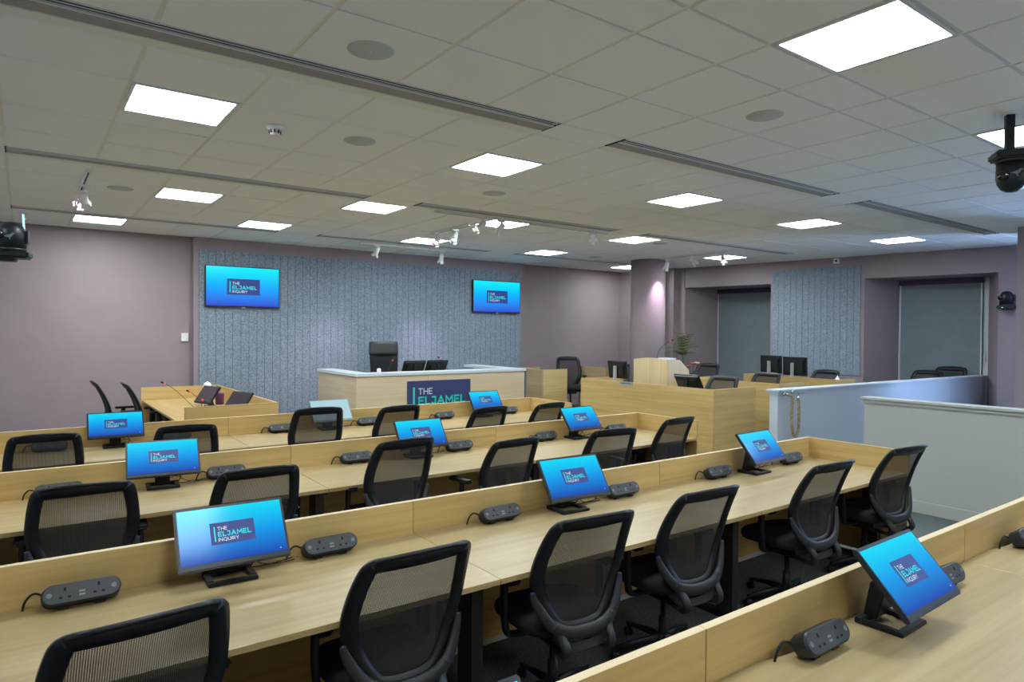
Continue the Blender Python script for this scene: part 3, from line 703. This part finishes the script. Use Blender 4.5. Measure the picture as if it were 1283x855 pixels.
def make_chair(headrest=False, arms=True):
    t = thing('office_chair', '', 'chair', (0, 0, 0), 0)
    O, I = outline(0), outline(.062); n = len(O)
    m = MB(); bm = m.bm
    loops = []
    for P, off in ((O, -.009), (O, .008), (I, .006), (I, -.006)): loops.append([bm.verts.new(bp(x, z, off)) for x, z in P])
    Mi = [( (a[0] + b[0]) / 2, (a[1] + b[1]) / 2) for a, b in zip(O, I)]
    mid = [bm.verts.new(bp(x, z, -.018)) for x, z in Mi]
    order = [loops[0], mid, loops[3], loops[2], loops[1]]
    for a, b in zip(order, order[1:] + order[:1]):
        for i in range(n):
            f = bm.faces.new((a[i], a[(i + 1) % n], b[(i + 1) % n], b[i])); f.smooth = True
    bmesh.ops.recalc_face_normals(bm, faces=bm.faces)
    # rolled lip along the top edge
    m.tube([bp(x, z + .002, -.012) for x, z in [(-.19, .985), (-.12, .996), (0, 1.0), (.12, .996), (.19, .985)]], .009, 8)
    m.build('back_frame', BLACK, t)
    # mesh fabric
    I2 = outline(.056); half = [(x, z) for x, z in I2 if x >= -1e-6]; zs = sorted(half, key=lambda p: p[1]); z0, z1 = zs[0][1], zs[-1][1]
    def width(z):
        best = 0
        for (xa, za), (xb, zb) in zip(I2, I2[1:] + I2[:1]):
            if (za - z) * (zb - z) <= 0 and za != zb:
                best = max(best, abs(xa + (xb - xa) * (z - za) / (zb - za)))
        return best
    g = MB(); g.grid(lambda u, v: bp((2 * u - 1) * width(z0 + .0005 + (z1 - z0 - .001) * v), z0 + .0005 + (z1 - z0 - .001) * v, 0), 10, 22); g.build('mesh_back', MESHF, t)
    # yoke
    y = MB(); P = cat_rom([bp(-.248, .655, -.014), bp(-.232, .60, -.026), bp(-.18, .515, -.036), bp(-.10, .470, -.040), bp(0, .460, -.040), bp(.10, .470, -.040), bp(.18, .515, -.036), bp(.232, .60, -.026), bp(.248, .655, -.014)], 5)
    y.tube(P, [.012 + .020 * math.sin(PI * i / (len(P) - 1)) ** .8 for i in range(len(P))], 12, .55)
    for s in (-1, 1): y.tube(cat_rom([bp(s * .165, .505, -.038), bp(s * .135, .46, -.038), (s * .125, -.285, .40), (s * .12, -.25, .365), (s * .09, -.14, .36), (s * .06, .02, .36)], 5), [.024] * 16 + [.018] * 10, 10, .75)
    y.build('back_support', BLACKG, t)
    l = MB(); l.grid(lambda u, v: ((2 * u - 1) * .112, -.262 + .9 * ((2 * u - 1) * .112) ** 2, .375 + .04 * v), 8, 2)
    l.grid(lambda u, v: ((2 * u - 1) * .112, -.255 + .9 * ((2 * u - 1) * .112) ** 2, .415 - .04 * v), 8, 2); l.build('lumbar_plate', plain('grey plate', (.05, .055, .06), .4) if not hasattr(make_chair, 'lp') else make_chair.lp, t); make_chair.lp = t.children[-1].data.materials[0]
    # seat
    s = MB(); b = bmesh.new(); N = 36; rings = []
    for zz, sc_ in ((.425, .90), (.44, .97), (.465, 1.0), (.485, .985), (.497, .93), (.503, .80), (.503, .4)):
        ring = []
        for k in range(N):
            a = 2 * PI * k / N; ca, sa = math.cos(a), math.sin(a); e = 2 / 3.6
            x = .245 * sc_ * math.copysign(abs(ca) ** e, ca); yy = .235 * sc_ * math.copysign(abs(sa) ** e, sa)
            ring.append(b.verts.new((x, yy + .02, zz - (.018 * max(0, yy - .1) / .13))))
        rings.append(ring)
    for A, B in zip(rings, rings[1:]):
        for k in range(N): f = b.faces.new((A[k], A[(k + 1) % N], B[(k + 1) % N], B[k])); f.smooth = True
    b.faces.new(rings[0][::-1]); b.faces.new(rings[-1]); s._merge(b); s.build('seat', SEAT, t)
    MB().box(-.11, .11, -.12, .14, .345, .425, .02).build('mechanism', BLACK, t)
    if arms:
        for q in (-1, 1):
            a = MB(); a.box(q * .275 - .038, q * .275 + .038, -.10, .14, .655, .68, .012)
            a.build('arm_pad', BLACK, t)
            a = MB(); a.tube(cat_rom([(q * .275, .0, .655), (q * .278, .0, .56), (q * .27, .0, .44), (q * .24, .0, .395), (q * .10, .0, .385)], 4), .016, 8, 1.5); a.build('arm_post', BLACK, t)
    MB().lathe([(.026, .07), (.026, .22), (.017, .22), (.017, .35)], 14).build('gas_lift', CHROME if False else BLACKG, t)
    MB().tube([(.10, .05, .39), (.22, .05, .385), (.25, .05, .385)], .006, 6).build('lever', CHROME, t)
    bs = MB()
    for k in range(5):
        a = 2 * PI * k / 5 + .3
        bs.tube([(0, 0, .10), (.14 * math.cos(a), .14 * math.sin(a), .092), (.29 * math.cos(a), .29 * math.sin(a), .07)], [.028, .022, .014], 8, .8)
    bs.lathe([(.04, .06), (.04, .12), (.03, .125)], 16); bs.build('star_base', BLACK, t)
    cm = MB(); cm.lathe([(.012, -.022), (.027, -.020), (.027, -.004), (.012, -.003)], 12, RY(PI / 2)); cm.lathe([(.012, .003), (.027, .004), (.027, .020), (.012, .022)], 12, RY(PI / 2)); cm.box(-.006, .006, -.01, .01, -.005, .042)
    cm = cm.mesh('caster', BLACK)
    for k in range(5):
        a = 2 * PI * k / 5 + .3; c_ = add('caster', cm, t, (.285 * math.cos(a), .285 * math.sin(a), .0275)); c_.rotation_euler = (0, 0, a + 1.2)
    return t
CH = [('second', 0, .28, 2.08, 5, 1.0), ('second', 1, 1.18, 2.14, 1, 1.0), ('second', 2, 2.03, 2.11, -5, 1.0), ('second', 3, 2.86, 2.13, -3, 1.0), ('second', 4, 4.09, 2.135, -3, 1.0), ('second', 5, 5.12, 2.135, -6, 1.0),
 ('third', 0, .25, 4.03, -3, 1.0), ('third', 1, 1.11, 3.95, 0, 1.0), ('third', 2, 2.12, 4.07, 4, 1.06), ('third', 3, 2.98, 3.96, 4, 1.0), ('third', 4, 3.96, 3.92, -8, 1.0), ('third', 5, 5.0, 4.10, 3, 1.0),
 ('farthest', 0, .13, 6.09, 1, 1.0), ('farthest', 1, 1.10, 6.05, -4, 1.0), ('farthest', 2, 2.24, 6.09, -4, 1.07), ('farthest', 3, 3.09, 6.08, 3, 1.04), ('farthest', 4, 4.01, 5.80, 4, 1.0), ('farthest', 5, 4.80, 5.76, 6, 1.0)]
ch0 = None
for rn, k, x, ytop, a, zs in CH:
    lab = 'black mesh backed office chair at the %s bench row, %s of six' % (rn, ORD6[k])
    a = math.radians(a); loc = (x - .35 * math.sin(a), ytop + .35 * math.cos(a), 0)
    if ch0 is None:
        ch0 = make_chair(); ch0.location = loc; ch0.rotation_euler = (0, 0, a); ch0['label'] = lab; ch0['group'] = 'office chairs along the bench rows'
    else: copy_thing(ch0, loc, a, lab, 'office chairs along the bench rows', (1, 1, zs) if zs != 1 else None)
G2 = 'office chairs in the well and witness area'
for lab, xt, yt, fl, face, top in [
    ('black mesh office chair seen side on at the witness bench, left one', .66, 9.35, .1, -90, 1.165), ('black mesh office chair seen side on beside the witness bench, right one', .98, 9.35, .1, -90, 1.13),
    ('dark mesh office chair behind the tan screen panels by the back wall', 8.95, 10.3, .2, 150, 1.29), ('dark mesh office chair behind the well bench with the plaque', 7.75, 5.62, .2, 90, 1.215),
    ('dark mesh office chair right of the flowers behind the lectern', 9.72, 7.38, .2, 90, 1.265), ('dark mesh office chair before the pair of rear facing monitors', 9.62, 6.17, .2, 90, 1.17),
    ('dark mesh office chair with a tissue in front, below the small felt panel', 11.05, 5.98, .2, 90, 1.18), ('dark chair back just visible over the tan screen left of the column', 10.25, 10.05, .2, 160, 1.13),
    ('dark chair back visible over the railing under the nearer blind, left', 12.35, 4.92, .2, 90, 1.19), ('dark chair back visible over the railing under the nearer blind, right', 12.80, 4.74, .2, 92, 1.25)]:
    a = math.radians(face); s = (top - fl) / 1.0
    copy_thing(ch0, (xt - .35 * math.sin(a), yt + .35 * math.cos(a), fl), a, lab, G2, (1, 1, s))

# ------------------------------------------------------------------ judge desk with sign
jd = thing('judge_desk', 'long pale oak judge desk with light grey ledge and inquiry sign', 'desk', (3.66, 8.6, .2))
W, D, Z = 2.93, 1.5, 1.0
f = MB(); f.box(.02, 1.13, .02, .05, 0, Z - .04); f.box(1.134, W - .02, .02, .05, 0, Z - .04); f.build('front_panel', BEECHX, jd)
MB().box(.02, .05, .05, D, 0, Z - .04).build('side_panel', BEECHY, jd); MB().box(W - .05, W - .02, .05, D, 0, Z - .04).build('side_panel', BEECHY, jd)
for nm, b in (('ledge', (0, 1.13, 0, .26)), ('ledge', (1.134, W, 0, .26)), ('ledge', (0, .26, .262, D)), ('ledge', (W - .26, W, .262, D))): MB().box(b[0], b[1], b[2], b[3], Z - .04, Z, .003).build(nm, LEDGE, jd)
MB().box(.26, W - .26, .26, .95, .70, .73).build('worktop', BEECHX, jd)
MB().box(-.0, .018, .02, .05, 0, Z - .04).build('corner_trim', plain('blue grey trim', (.12, .15, .22), .5), jd).location = (W, 0, 0)
sg = thing('sign_board', 'navy sign with white and teal inquiry lettering on the judge desk front', 'sign', (4.985, 8.603, .80))
MB().box(-.535, .535, 0, .015, -.27, .27, .001).build('board', NAVY, sg)
logo_mb(1.07, .54, -.001, .001, False, .002).build('lettering', [NAVY, LTWHITE, LTTEAL], sg)
# judge chair
jc = thing('high_back_chair', 'black high backed chair with head cushion behind the judge desk', 'chair', (4.68, 9.75, .2), PI)
jc.rotation_euler = (0, 0, PI - .25)
m = MB()
def jback(w0, w1, z0, z1, th, bulge):
    b = bmesh.new(); N = 28; R = []
    for i in range(13):
        q = i / 12; z = z0 + (z1 - z0) * q; w = w0 + (w1 - w0) * q; e = 1 - max(0, abs(q - .5) * 2 - .8) * 1.2
        yc = -.22 - .10 * (max(0, z - .5) / .9) ** 1.5
        R.append([b.verts.new((w * (1 - .12 * (1 - e)) * math.copysign(abs(math.cos(a)) ** .45, math.cos(a)), yc + th * e * math.copysign(abs(math.sin(a)) ** .7, math.sin(a)), z)) for a in [2 * PI * k / N for k in range(N)]])
    for A, B in zip(R, R[1:]):
        for k in range(N): f = b.faces.new((A[k], A[(k + 1) % N], B[(k + 1) % N], B[k])); f.smooth = True
    b.faces.new(R[0][::-1]); b.faces.new(R[-1]); return b
m = MB(); m._merge(jback(.20, .235, .48, 1.22, .028, 0)); m.build('backrest', SEAT, jc)
m = MB(); m._merge(jback(.24, .235, 1.20, 1.415, .052, 0)); m.build('head_cushion', plain('black leather', (.012, .012, .013), .35), jc)
MB().box(-.25, .25, -.22, .25, .42, .50, .03).build('seat', SEAT, jc)
for q in (-.28, .28): MB().box(q - .03, q + .03, -.15, .15, .64, .67, .01).build('arm_pad', BLACK, jc); MB().box(q - .015, q + .015, -.03, .03, .42, .64).build('arm_post', BLACK, jc)
MB().lathe([(.03, .07), (.03, .42)], 14).build('gas_lift', BLACKG, jc)
m = MB()
for k in range(5):
    a = 2 * PI * k / 5; m.tube([(0, 0, .10), (.3 * math.cos(a), .3 * math.sin(a), .05)], [.03, .05], 8, .7)
m.build('star_base', BLACK, jc)
def back_monitor(name, label, loc, rz, w, h, zc, tilt=5, silver=True, group='monitors seen from behind'):
    t = thing(name, label, 'monitor', loc, rz, group)
    M = T(0, -.05, zc) @ RX(-math.radians(tilt))
    MB().box(-w / 2, w / 2, -.012, .01, -h / 2, h / 2, .004, M).build('housing', BLACK, t)
    m = MB(); m.prism([(-w / 2 + .01, h / 2 - .01), (w / 2 - .01, h / 2 - .01), (w / 2 - .08, h / 2 - .09), (-w / 2 + .08, h / 2 - .09)], .008, .03, 'y', M); m.box(-w / 2 + .06, w / 2 - .06, .008, .04, -h / 2 + .05, h / 2 - .06, .006, M)
    m.build('rear_cover', BLACKG, t)
    MB().box(-w / 2 + .012, w / 2 - .012, -.0135, -.011, -h / 2 + .02, h / 2 - .012, M=M).build('screen', SCREEN, t)
    MB().box(-.03, .03, .0, .03, 0, zc + .06, .006).build('stand', SILVER if silver else BLACK, t)
    MB().box(-.11, .11, -.10, .08, 0, .012, .004).build('base', SILVER if silver else BLACK, t)
    return t
# judge monitors: laid back low screens, seen from behind over the ledge
for k, (x, lb) in enumerate(((4.84, 'left low dark monitor behind the judge desk ledge'), (5.24, 'right low dark monitor behind the judge desk ledge'))):
    back_monitor('desk_monitor', lb, (x, 9.12, .93), PI, .37, .25, .30, 30, False)
def gooseneck(label, base, pts, tip_dir, r=.0035, ring=True, cat='microphone'):
    t = thing('gooseneck_microphone', label, cat, base, 0, 'gooseneck microphones')
    MB().lathe([(.05, 0), (.055, .008), (.045, .022), (.018, .03), (0, .03)], 20).build('base', BLACK, t)
    P = cat_rom([(0, 0, .025)] + pts, 5); MB().tube(P, r, 6).build('neck', METB, t)
    e = Vector(pts[-1]); d = Vector(tip_dir).normalized()
    MB().tube([e, e + d * .018], .0085, 8).build('light_ring', RED, t)
    MB().tube([e + d * .018, e + d * .03, e + d * .05, e + d * .055], [.0095, .011, .010, .005], 8).build('head', BLACK, t)
    return t
gooseneck('gooseneck microphone in front of the judge chair', (4.33, 9.02, .93), [(.0, 0, .2), (.05, 0, .36), (.075, -.01, .42)], (.5, 0, .6))
gooseneck('gooseneck microphone right of the judge monitors', (5.40, 9.0, .93), [(-.02, 0, .2), (-.10, 0, .34), (-.18, 0, .44)], (-.6, 0, .35))
tag(MB().box(4.0, 4.05, 8.95, 9.0, 1.2, 1.265, .01).build('paper_cup', WHITE), 'small white cup on the judge desk ledge near its left end', 'cup'); bpy.data.objects['paper_cup'].location = (.02, -.28, 0)

# ------------------------------------------------------------------ witness bench on the left
wb = thing('witness_bench', 'U shaped oak bench on the left with microphones and tablets', 'desk', (1.30, 7.42, .1))
Lb, Wb = 2.83, .93
MB().box(0, Wb, .03, Lb - .03, .70, .725, .001).build('worktop', OAKY, wb)
MB().box(.02, Wb + .03, 0, .03, .03, .90, .001).build('near_panel', OAKX, wb)
MB().box(-.02, Wb + .03, Lb - .03, Lb, .03, .90, .001).build('far_panel', OAKX, wb)
MB().box(Wb, Wb + .03, .03, Lb - .03, .03, .90, .001).build('side_panel', OAKY, wb)
for y_ in (.2, 1.4, 2.6): m = MB(); m.box(.06, .12, y_, y_ + .06, 0, .70); m.box(.06, .8, y_, y_ + .06, .66, .70); m.build('leg', METB, wb)
def tablet(label, x, y, rz, zt=.825):
    t = thing('tablet_screen', label, 'monitor', (x, y, zt), rz, 'tilted screens on the witness bench')
    M = T(0, 0, .15) @ RX(-math.radians(35))
    MB().box(-.20, .20, -.01, .012, -.125, .125, .006, M).build('housing', BLACK, t)
    MB().box(-.185, .185, -.0115, -.0095, -.11, .11, M=M).build('screen', plain('dark screen', (.05, .045, .055), .15), t)
    MB().box(-.05, .05, -.02, .10, 0, .015, .003).build('base', BLACK, t)
    MB().prism([(.02, .01), (.08, .01), (.03, .14), (.01, .13)], -.03, .03, 'x').build('neck', BLACK, t)
tablet('dark tilted screen on the witness bench, farther of two', 1.86, 9.0, math.radians(-75))
tablet('dark tilted screen on the witness bench, nearer of two', 1.98, 8.0, math.radians(-72))
gooseneck('witness bench microphone reaching farthest left with red ring', (1.66, 8.75, .825), [(-.03, 0, .06), (-.12, 0, .16), (-.22, 0, .26), (-.31, 0, .33)], (-.8, 0, .35))
gooseneck('witness bench microphone with red ring, middle one', (1.70, 8.35, .825), [(-.02, 0, .05), (-.06, 0, .16), (-.12, 0, .22), (-.15, 0, .25)], (-.8, 0, .4))
gooseneck('witness bench microphone with red ring, nearest one', (1.82, 8.05, .825), [(-.02, 0, .05), (-.06, 0, .10), (-.12, 0, .14), (-.20, 0, .18)], (-.8, 0, .3))
m = MB(); m.lathe([(.05, 0), (.055, .14), (.052, .15), (0, .15)], 20); o = m.build('storage_cup', plain('purple pot', (.10, .03, .12), .5)); o.location = (2.05, 9.2, .825); tag(o, 'small purple pot behind the farther witness screen', 'pot')
m = MB(); m.lathe([(0, .0), (.035, .01), (.05, .05), (.045, .10), (.0, .13)], 18); o = m.build('tissue_bundle', TISSUE); o.location = (1.93, 9.35, .99); 
m = MB(); m.lathe([(.03, -.165), (.03, .02), (0, .02)], 12); m.build('holder', WHITE, o); tag(o, 'round white dispenser standing behind the farther witness screen', 'dispenser')
def tissue(label, loc):
    t = thing('tissue_box', label, 'tissue box', loc)
    MB().box(-.06, .06, -.06, .06, 0, .09, .003).build('box', WHITE, t)
    m = MB(); b = bmesh.new(); ap_ = b.verts.new((.01, 0, .16)); ring = [b.verts.new((.045 * math.cos(a) * (1 + .3 * (k % 2)), .03 * math.sin(a), .088)) for k, a in enumerate([2 * PI * i / 8 for i in range(8)])]
    for k in range(8): b.faces.new((ring[k], ring[(k + 1) % 8], ap_))
    m._merge(b); m.build('tissue', TISSUE, t)
tissue('white tissue box at the right corner of the witness bench', (2.12, 7.62, .825))

# ------------------------------------------------------------------ benches and screens of the well
def well_bench(label, x, y0, y1, ztop, depth, mat_f=OAKY, left_end=True, base=.2):
    t = thing('well_bench', label, 'desk', (x, y0, base)); L = y1 - y0; h = ztop - base
    MB().box(0, .03, 0, L, 0, h, .001).build('front_panel', mat_f, t)
    MB().box(.03, depth, 0, .03, 0, h, .001).build('end_panel', OAKX, t)
    if left_end: MB().box(.03, depth, L - .03, L, 0, h, .001).build('end_panel', OAKX, t)
    MB().box(.03, depth, .03, L - .03, h - .20, h - .175, .001).build('worktop', OAKY, t)
    MB().box(depth - .1, depth - .05, .1, .15, 0, h - .2).build('leg', METB, t); MB().box(depth - .1, depth - .05, L - .15, L - .1, 0, h - .2).build('leg', METB, t)
    return t
well_bench('oak well bench with small silver plaque, nearest the bench rows', 6.84, 5.14, 7.56, 1.1, .88)
well_bench('oak well bench behind the plaque bench and right of the lectern', 8.43, 5.26, 6.8, 1.1, .66)
well_bench('oak well bench holding two rear facing monitors, farthest right', 10.0, 5.22, 6.9, 1.1, .46)
m = MB(); m.box(-.006, 0, -.13, .13, -.05, .0); m.mi = 1; m.box(-.007, -.006, -.10, .10, -.030, -.018)
o = m.build('name_plaque', [SILVER, plain('dark engraving', (.1, .11, .12), .5)]); o.location = (6.838, 6.62, 1.105); tag(o, 'small silver name plaque on the top edge of the well bench', 'plaque')
def screen_panel(label, x0, y0, w, d, base=.2, h=.9, mats=(TAN, OAKX)):
    t = thing('screen_panel', label, 'screen', (x0, y0, base), 0, 'oak screen panels by the back wall')
    MB().box(0, .03, 0, d, 0, h, .001).build('side_panel', mats[0], t); MB().box(.03, w, 0, .03, 0, h, .001).build('front_panel', mats[1], t)
    return t
sp_ = screen_panel('tan and oak corner screen right of the judge desk', 7.68, 9.53, .60, .77)
MB().box(.03, .55, .76, .79, 0, .9, .001).build('rear_panel', TAN, sp_)
sp2 = screen_panel('tan oak screen panel between the chair and the well bench', 9.2, 9.45, .62, .78, .2, .9, (TAN, TAN))
back_monitor('desk_monitor', 'dark monitor seen from behind at the left of the plaque bench', (7.32, 7.30, .925), math.radians(90), .40, .27, .30, 8, True)
back_monitor('desk_monitor', 'low tilted dark monitor at the right of the plaque bench', (7.12, 5.78, .925), math.radians(97), .38, .24, .22, 35, False)
back_monitor('desk_monitor', 'rear facing monitor with silver stand, left of the far pair', (10.30, 6.60, .925), math.radians(90), .40, .30, .345, 2, True)
back_monitor('desk_monitor', 'rear facing monitor with silver stand, right of the far pair', (10.30, 6.17, .925), math.radians(80), .48, .31, .33, 2, True)
tissue('white tissue box on the far right well bench', (10.3, 5.42, .99))

# lectern
lc = thing('lectern', 'pale maple lectern with arched front and sloping side in the well', 'lectern', (8.0, 6.87, .2))
pts = [(0, 0), (.70, 0), (.70, 1.165)] + [(.70 - .70 * q, 1.165 + .035 * math.sin(PI * q)) for q in [i / 10 for i in range(1, 10)]] + [(0, 1.165)]
MB().prism(pts, 0, .025, 'x', bev=.001).build('front_panel', MAPLE, lc)
side = [(.025, 0), (.52, 0), (.52, 1.0), (.30, 1.17), (.025, 1.17)]
MB().prism(side, 0, .025, 'y', bev=.001).build('side_panel', MAPLE, lc); MB().prism(side, .675, .70, 'y', bev=.001).build('side_panel', MAPLE, lc)
MB().box(0, .30, .03, .67, 0, .02, 0, T(.28, 0, 1.10) @ RY(.6)).build('reading_top', MAPLE, lc)
gooseneck('gooseneck microphone rising from the lectern', (8.12, 7.2, 1.34), [(.0, -.02, .08), (.0, -.06, .18), (.03, -.14, .27), (.07, -.22, .33)], (.35, -.8, .25))
tag(MB().box(8.1, 8.3, 6.95, 7.15, 1.37, 1.40, .003).build('document_box', WHITE), 'small white box lying on top of the lectern', 'box')

# plants
pl = thing('potted_palm', 'thin palm with drooping fronds in the far window bay corner', 'plant', (10.98, 9.02, .2))
MB().lathe([(.12, 0), (.15, .30), (.155, .32), (.13, .32), (0, .30)], 20).build('pot', POT, pl)
MB().tube(cat_rom([(0, 0, .3), (.02, 0, .8), (0, 0, 1.15)], 4), .012, 6).build('stem', STEM, pl)
fr = MB()
for k in range(15):
    a = 2 * PI * k / 15 + .2; ln = .34 + .1 * random.random(); el = .45 + .75 * random.random()
    P = []
    for s in range(8):
        q = s / 7; P.append(Vector((math.cos(a) * ln * (q ** 1.3) * (1.25 - el * .62), math.sin(a) * ln * (q ** 1.3) * (1.25 - el * .62), 1.10 + ln * 1.45 * q * el - .16 * q * q * (2.1 - el))))
    m = MB() ; m.tube(P, .003, 4)
    for s in range(1, 8):
        for sd in (-1, 1):
            p = P[s]; d = (P[s] - P[s - 1]).normalized(); sdv = d.cross(Vector((0, 0, 1))).normalized() * sd
            tip = p + sdv * .10 + d * .07 - Vector((0, 0, .035)); b = bmesh.new()
            w2 = d * .014
            vs = [b.verts.new(p - w2), b.verts.new(p + w2), b.verts.new(tip)]; b.faces.new(vs); m._merge(b)
    m.build('frond', LEAF, pl)
fp = thing('flowering_plant', 'small potted plant with pale pink and red flowers beside the lectern', 'plant', (10.55, 8.42, .2))
MB().lathe([(.10, 0), (.13, .45), (.11, .45), (0, .43)], 18).build('pot', POT, fp)
for k in range(5):
    a = k * 1.3; tp = (.13 * math.cos(a), .13 * math.sin(a), .98 - .07 * (k % 3)); s = MB().tube(cat_rom([(0, 0, .43), (.05 * math.cos(a), .05 * math.sin(a), .7), tp], 4), .005, 5).build('flower_stem', STEM, fp)
    f_ = MB()
    for j in range(5):
        b = 2 * PI * j / 5; f_.lathe([(0, -.02), (.028, 0), (.02, .02), (0, .028)], 8, T(tp[0] + .03 * math.cos(b), tp[1] + .03 * math.sin(b), tp[2] + .02))
    f_.build('flower', PETALR if k % 2 else PETAL, s)
m = MB()
for k in range(16):
    a = k * .8; b = bmesh.new(); d = Vector((math.cos(a), math.sin(a), .0)); q = Vector((-d.y, d.x, 0)) * .022; z = .50 + .022 * k
    vs = [b.verts.new(Vector((0, 0, z))), b.verts.new(d * .08 + q + Vector((0, 0, z + .05))), b.verts.new(d * .16 + Vector((0, 0, z + .02))), b.verts.new(d * .08 - q + Vector((0, 0, z + .05)))]
    b.faces.new(vs); m._merge(b)
m.build('foliage', plain('dark green leaves', (.03, .09, .03), .6), fp)

# ------------------------------------------------------------------ half walls and rope
def halfwall(name, label, x0, x1, y0, y1, z, mat, base=0.0):
    t = thing(name, label, 'half wall', (0, 0, 0))
    MB().box(x0, x1, y0, y1, base, z - .05).build('body', mat, t)
    m = MB(); m.box(x0 - .035, x1 + .035, y0 - .035, y1 + .035, z - .028, z, .008); m.box(x0 - .018, x1 + .018, y0 - .018, y1 + .018, z - .06, z - .028, .006); m.build('cap_moulding', mat, t)
    m = MB(); m.box(x0 - .014, x1 + .014, y0 - .014, y1 + .014, base, base + .12, .003); m.build('skirting', mat, t)
    return t
halfwall('half_wall', 'grey painted half wall at right with moulded cap, nearer the camera', 7.28, 7.42, -1.2, 3.53, 1.124, GREYP)
hw = halfwall('half_wall', 'pale blue lit half wall railing with the rope hanging at its end', 0, 5.72, 0, .11, 1.124, PALEW); hw.location = (7.28, 4.55, 0); hw.rotation_euler = (0, 0, -math.radians(2.3))
rp = thing('barrier_rope', 'twisted hemp rope loop hanging from chrome hooks on the railing', 'rope', (7.35, 4.51, 1.07))
P = cat_rom([(.0, -.03, 0), (.06, -.07, -.03), (.07, -.06, -.15), (.075, -.055, -.32), (.11, -.055, -.46), (.17, -.055, -.51), (.225, -.055, -.43), (.235, -.055, -.28), (.225, -.055, -.12), (.215, -.05, -.07)], 6)
for s in range(3):
    Q = []
    for i, p in enumerate(P):
        d = (P[min(i + 1, len(P) - 1)] - P[max(i - 1, 0)]).normalized(); a = d.cross(Vector((0, 1, 0))).normalized(); b = a.cross(d)
        th = i * .95 + s * 2 * PI / 3; Q.append(p + a * .008 * math.cos(th) + b * .008 * math.sin(th))
    MB().tube(Q, .0105, 6).build('rope_strand', ROPEM, rp)
m = MB(); m.lathe([(.022, 0), (.022, .012), (.008, .014), (.008, .04)], 14, T(0, .004, 0) @ RX(PI / 2)); m.lathe([(.015, -.02), (.015, .02)], 12, T(.0, -.035, 0) @ RY(PI / 2)); m.build('hook', CHROME, rp)
m = MB(); m.lathe([(.022, 0), (.022, .012), (.008, .014), (.008, .045)], 14, T(.18, .004, .02) @ RX(PI / 2)); m.tube(cat_rom([(.18, -.04, .02), (.215, -.05, .015), (.22, -.05, -.03)], 4), .008, 8); m.tube([(.218, -.05, -.02), (.216, -.05, -.085)], .016, 10); m.build('hook', CHROME, rp)
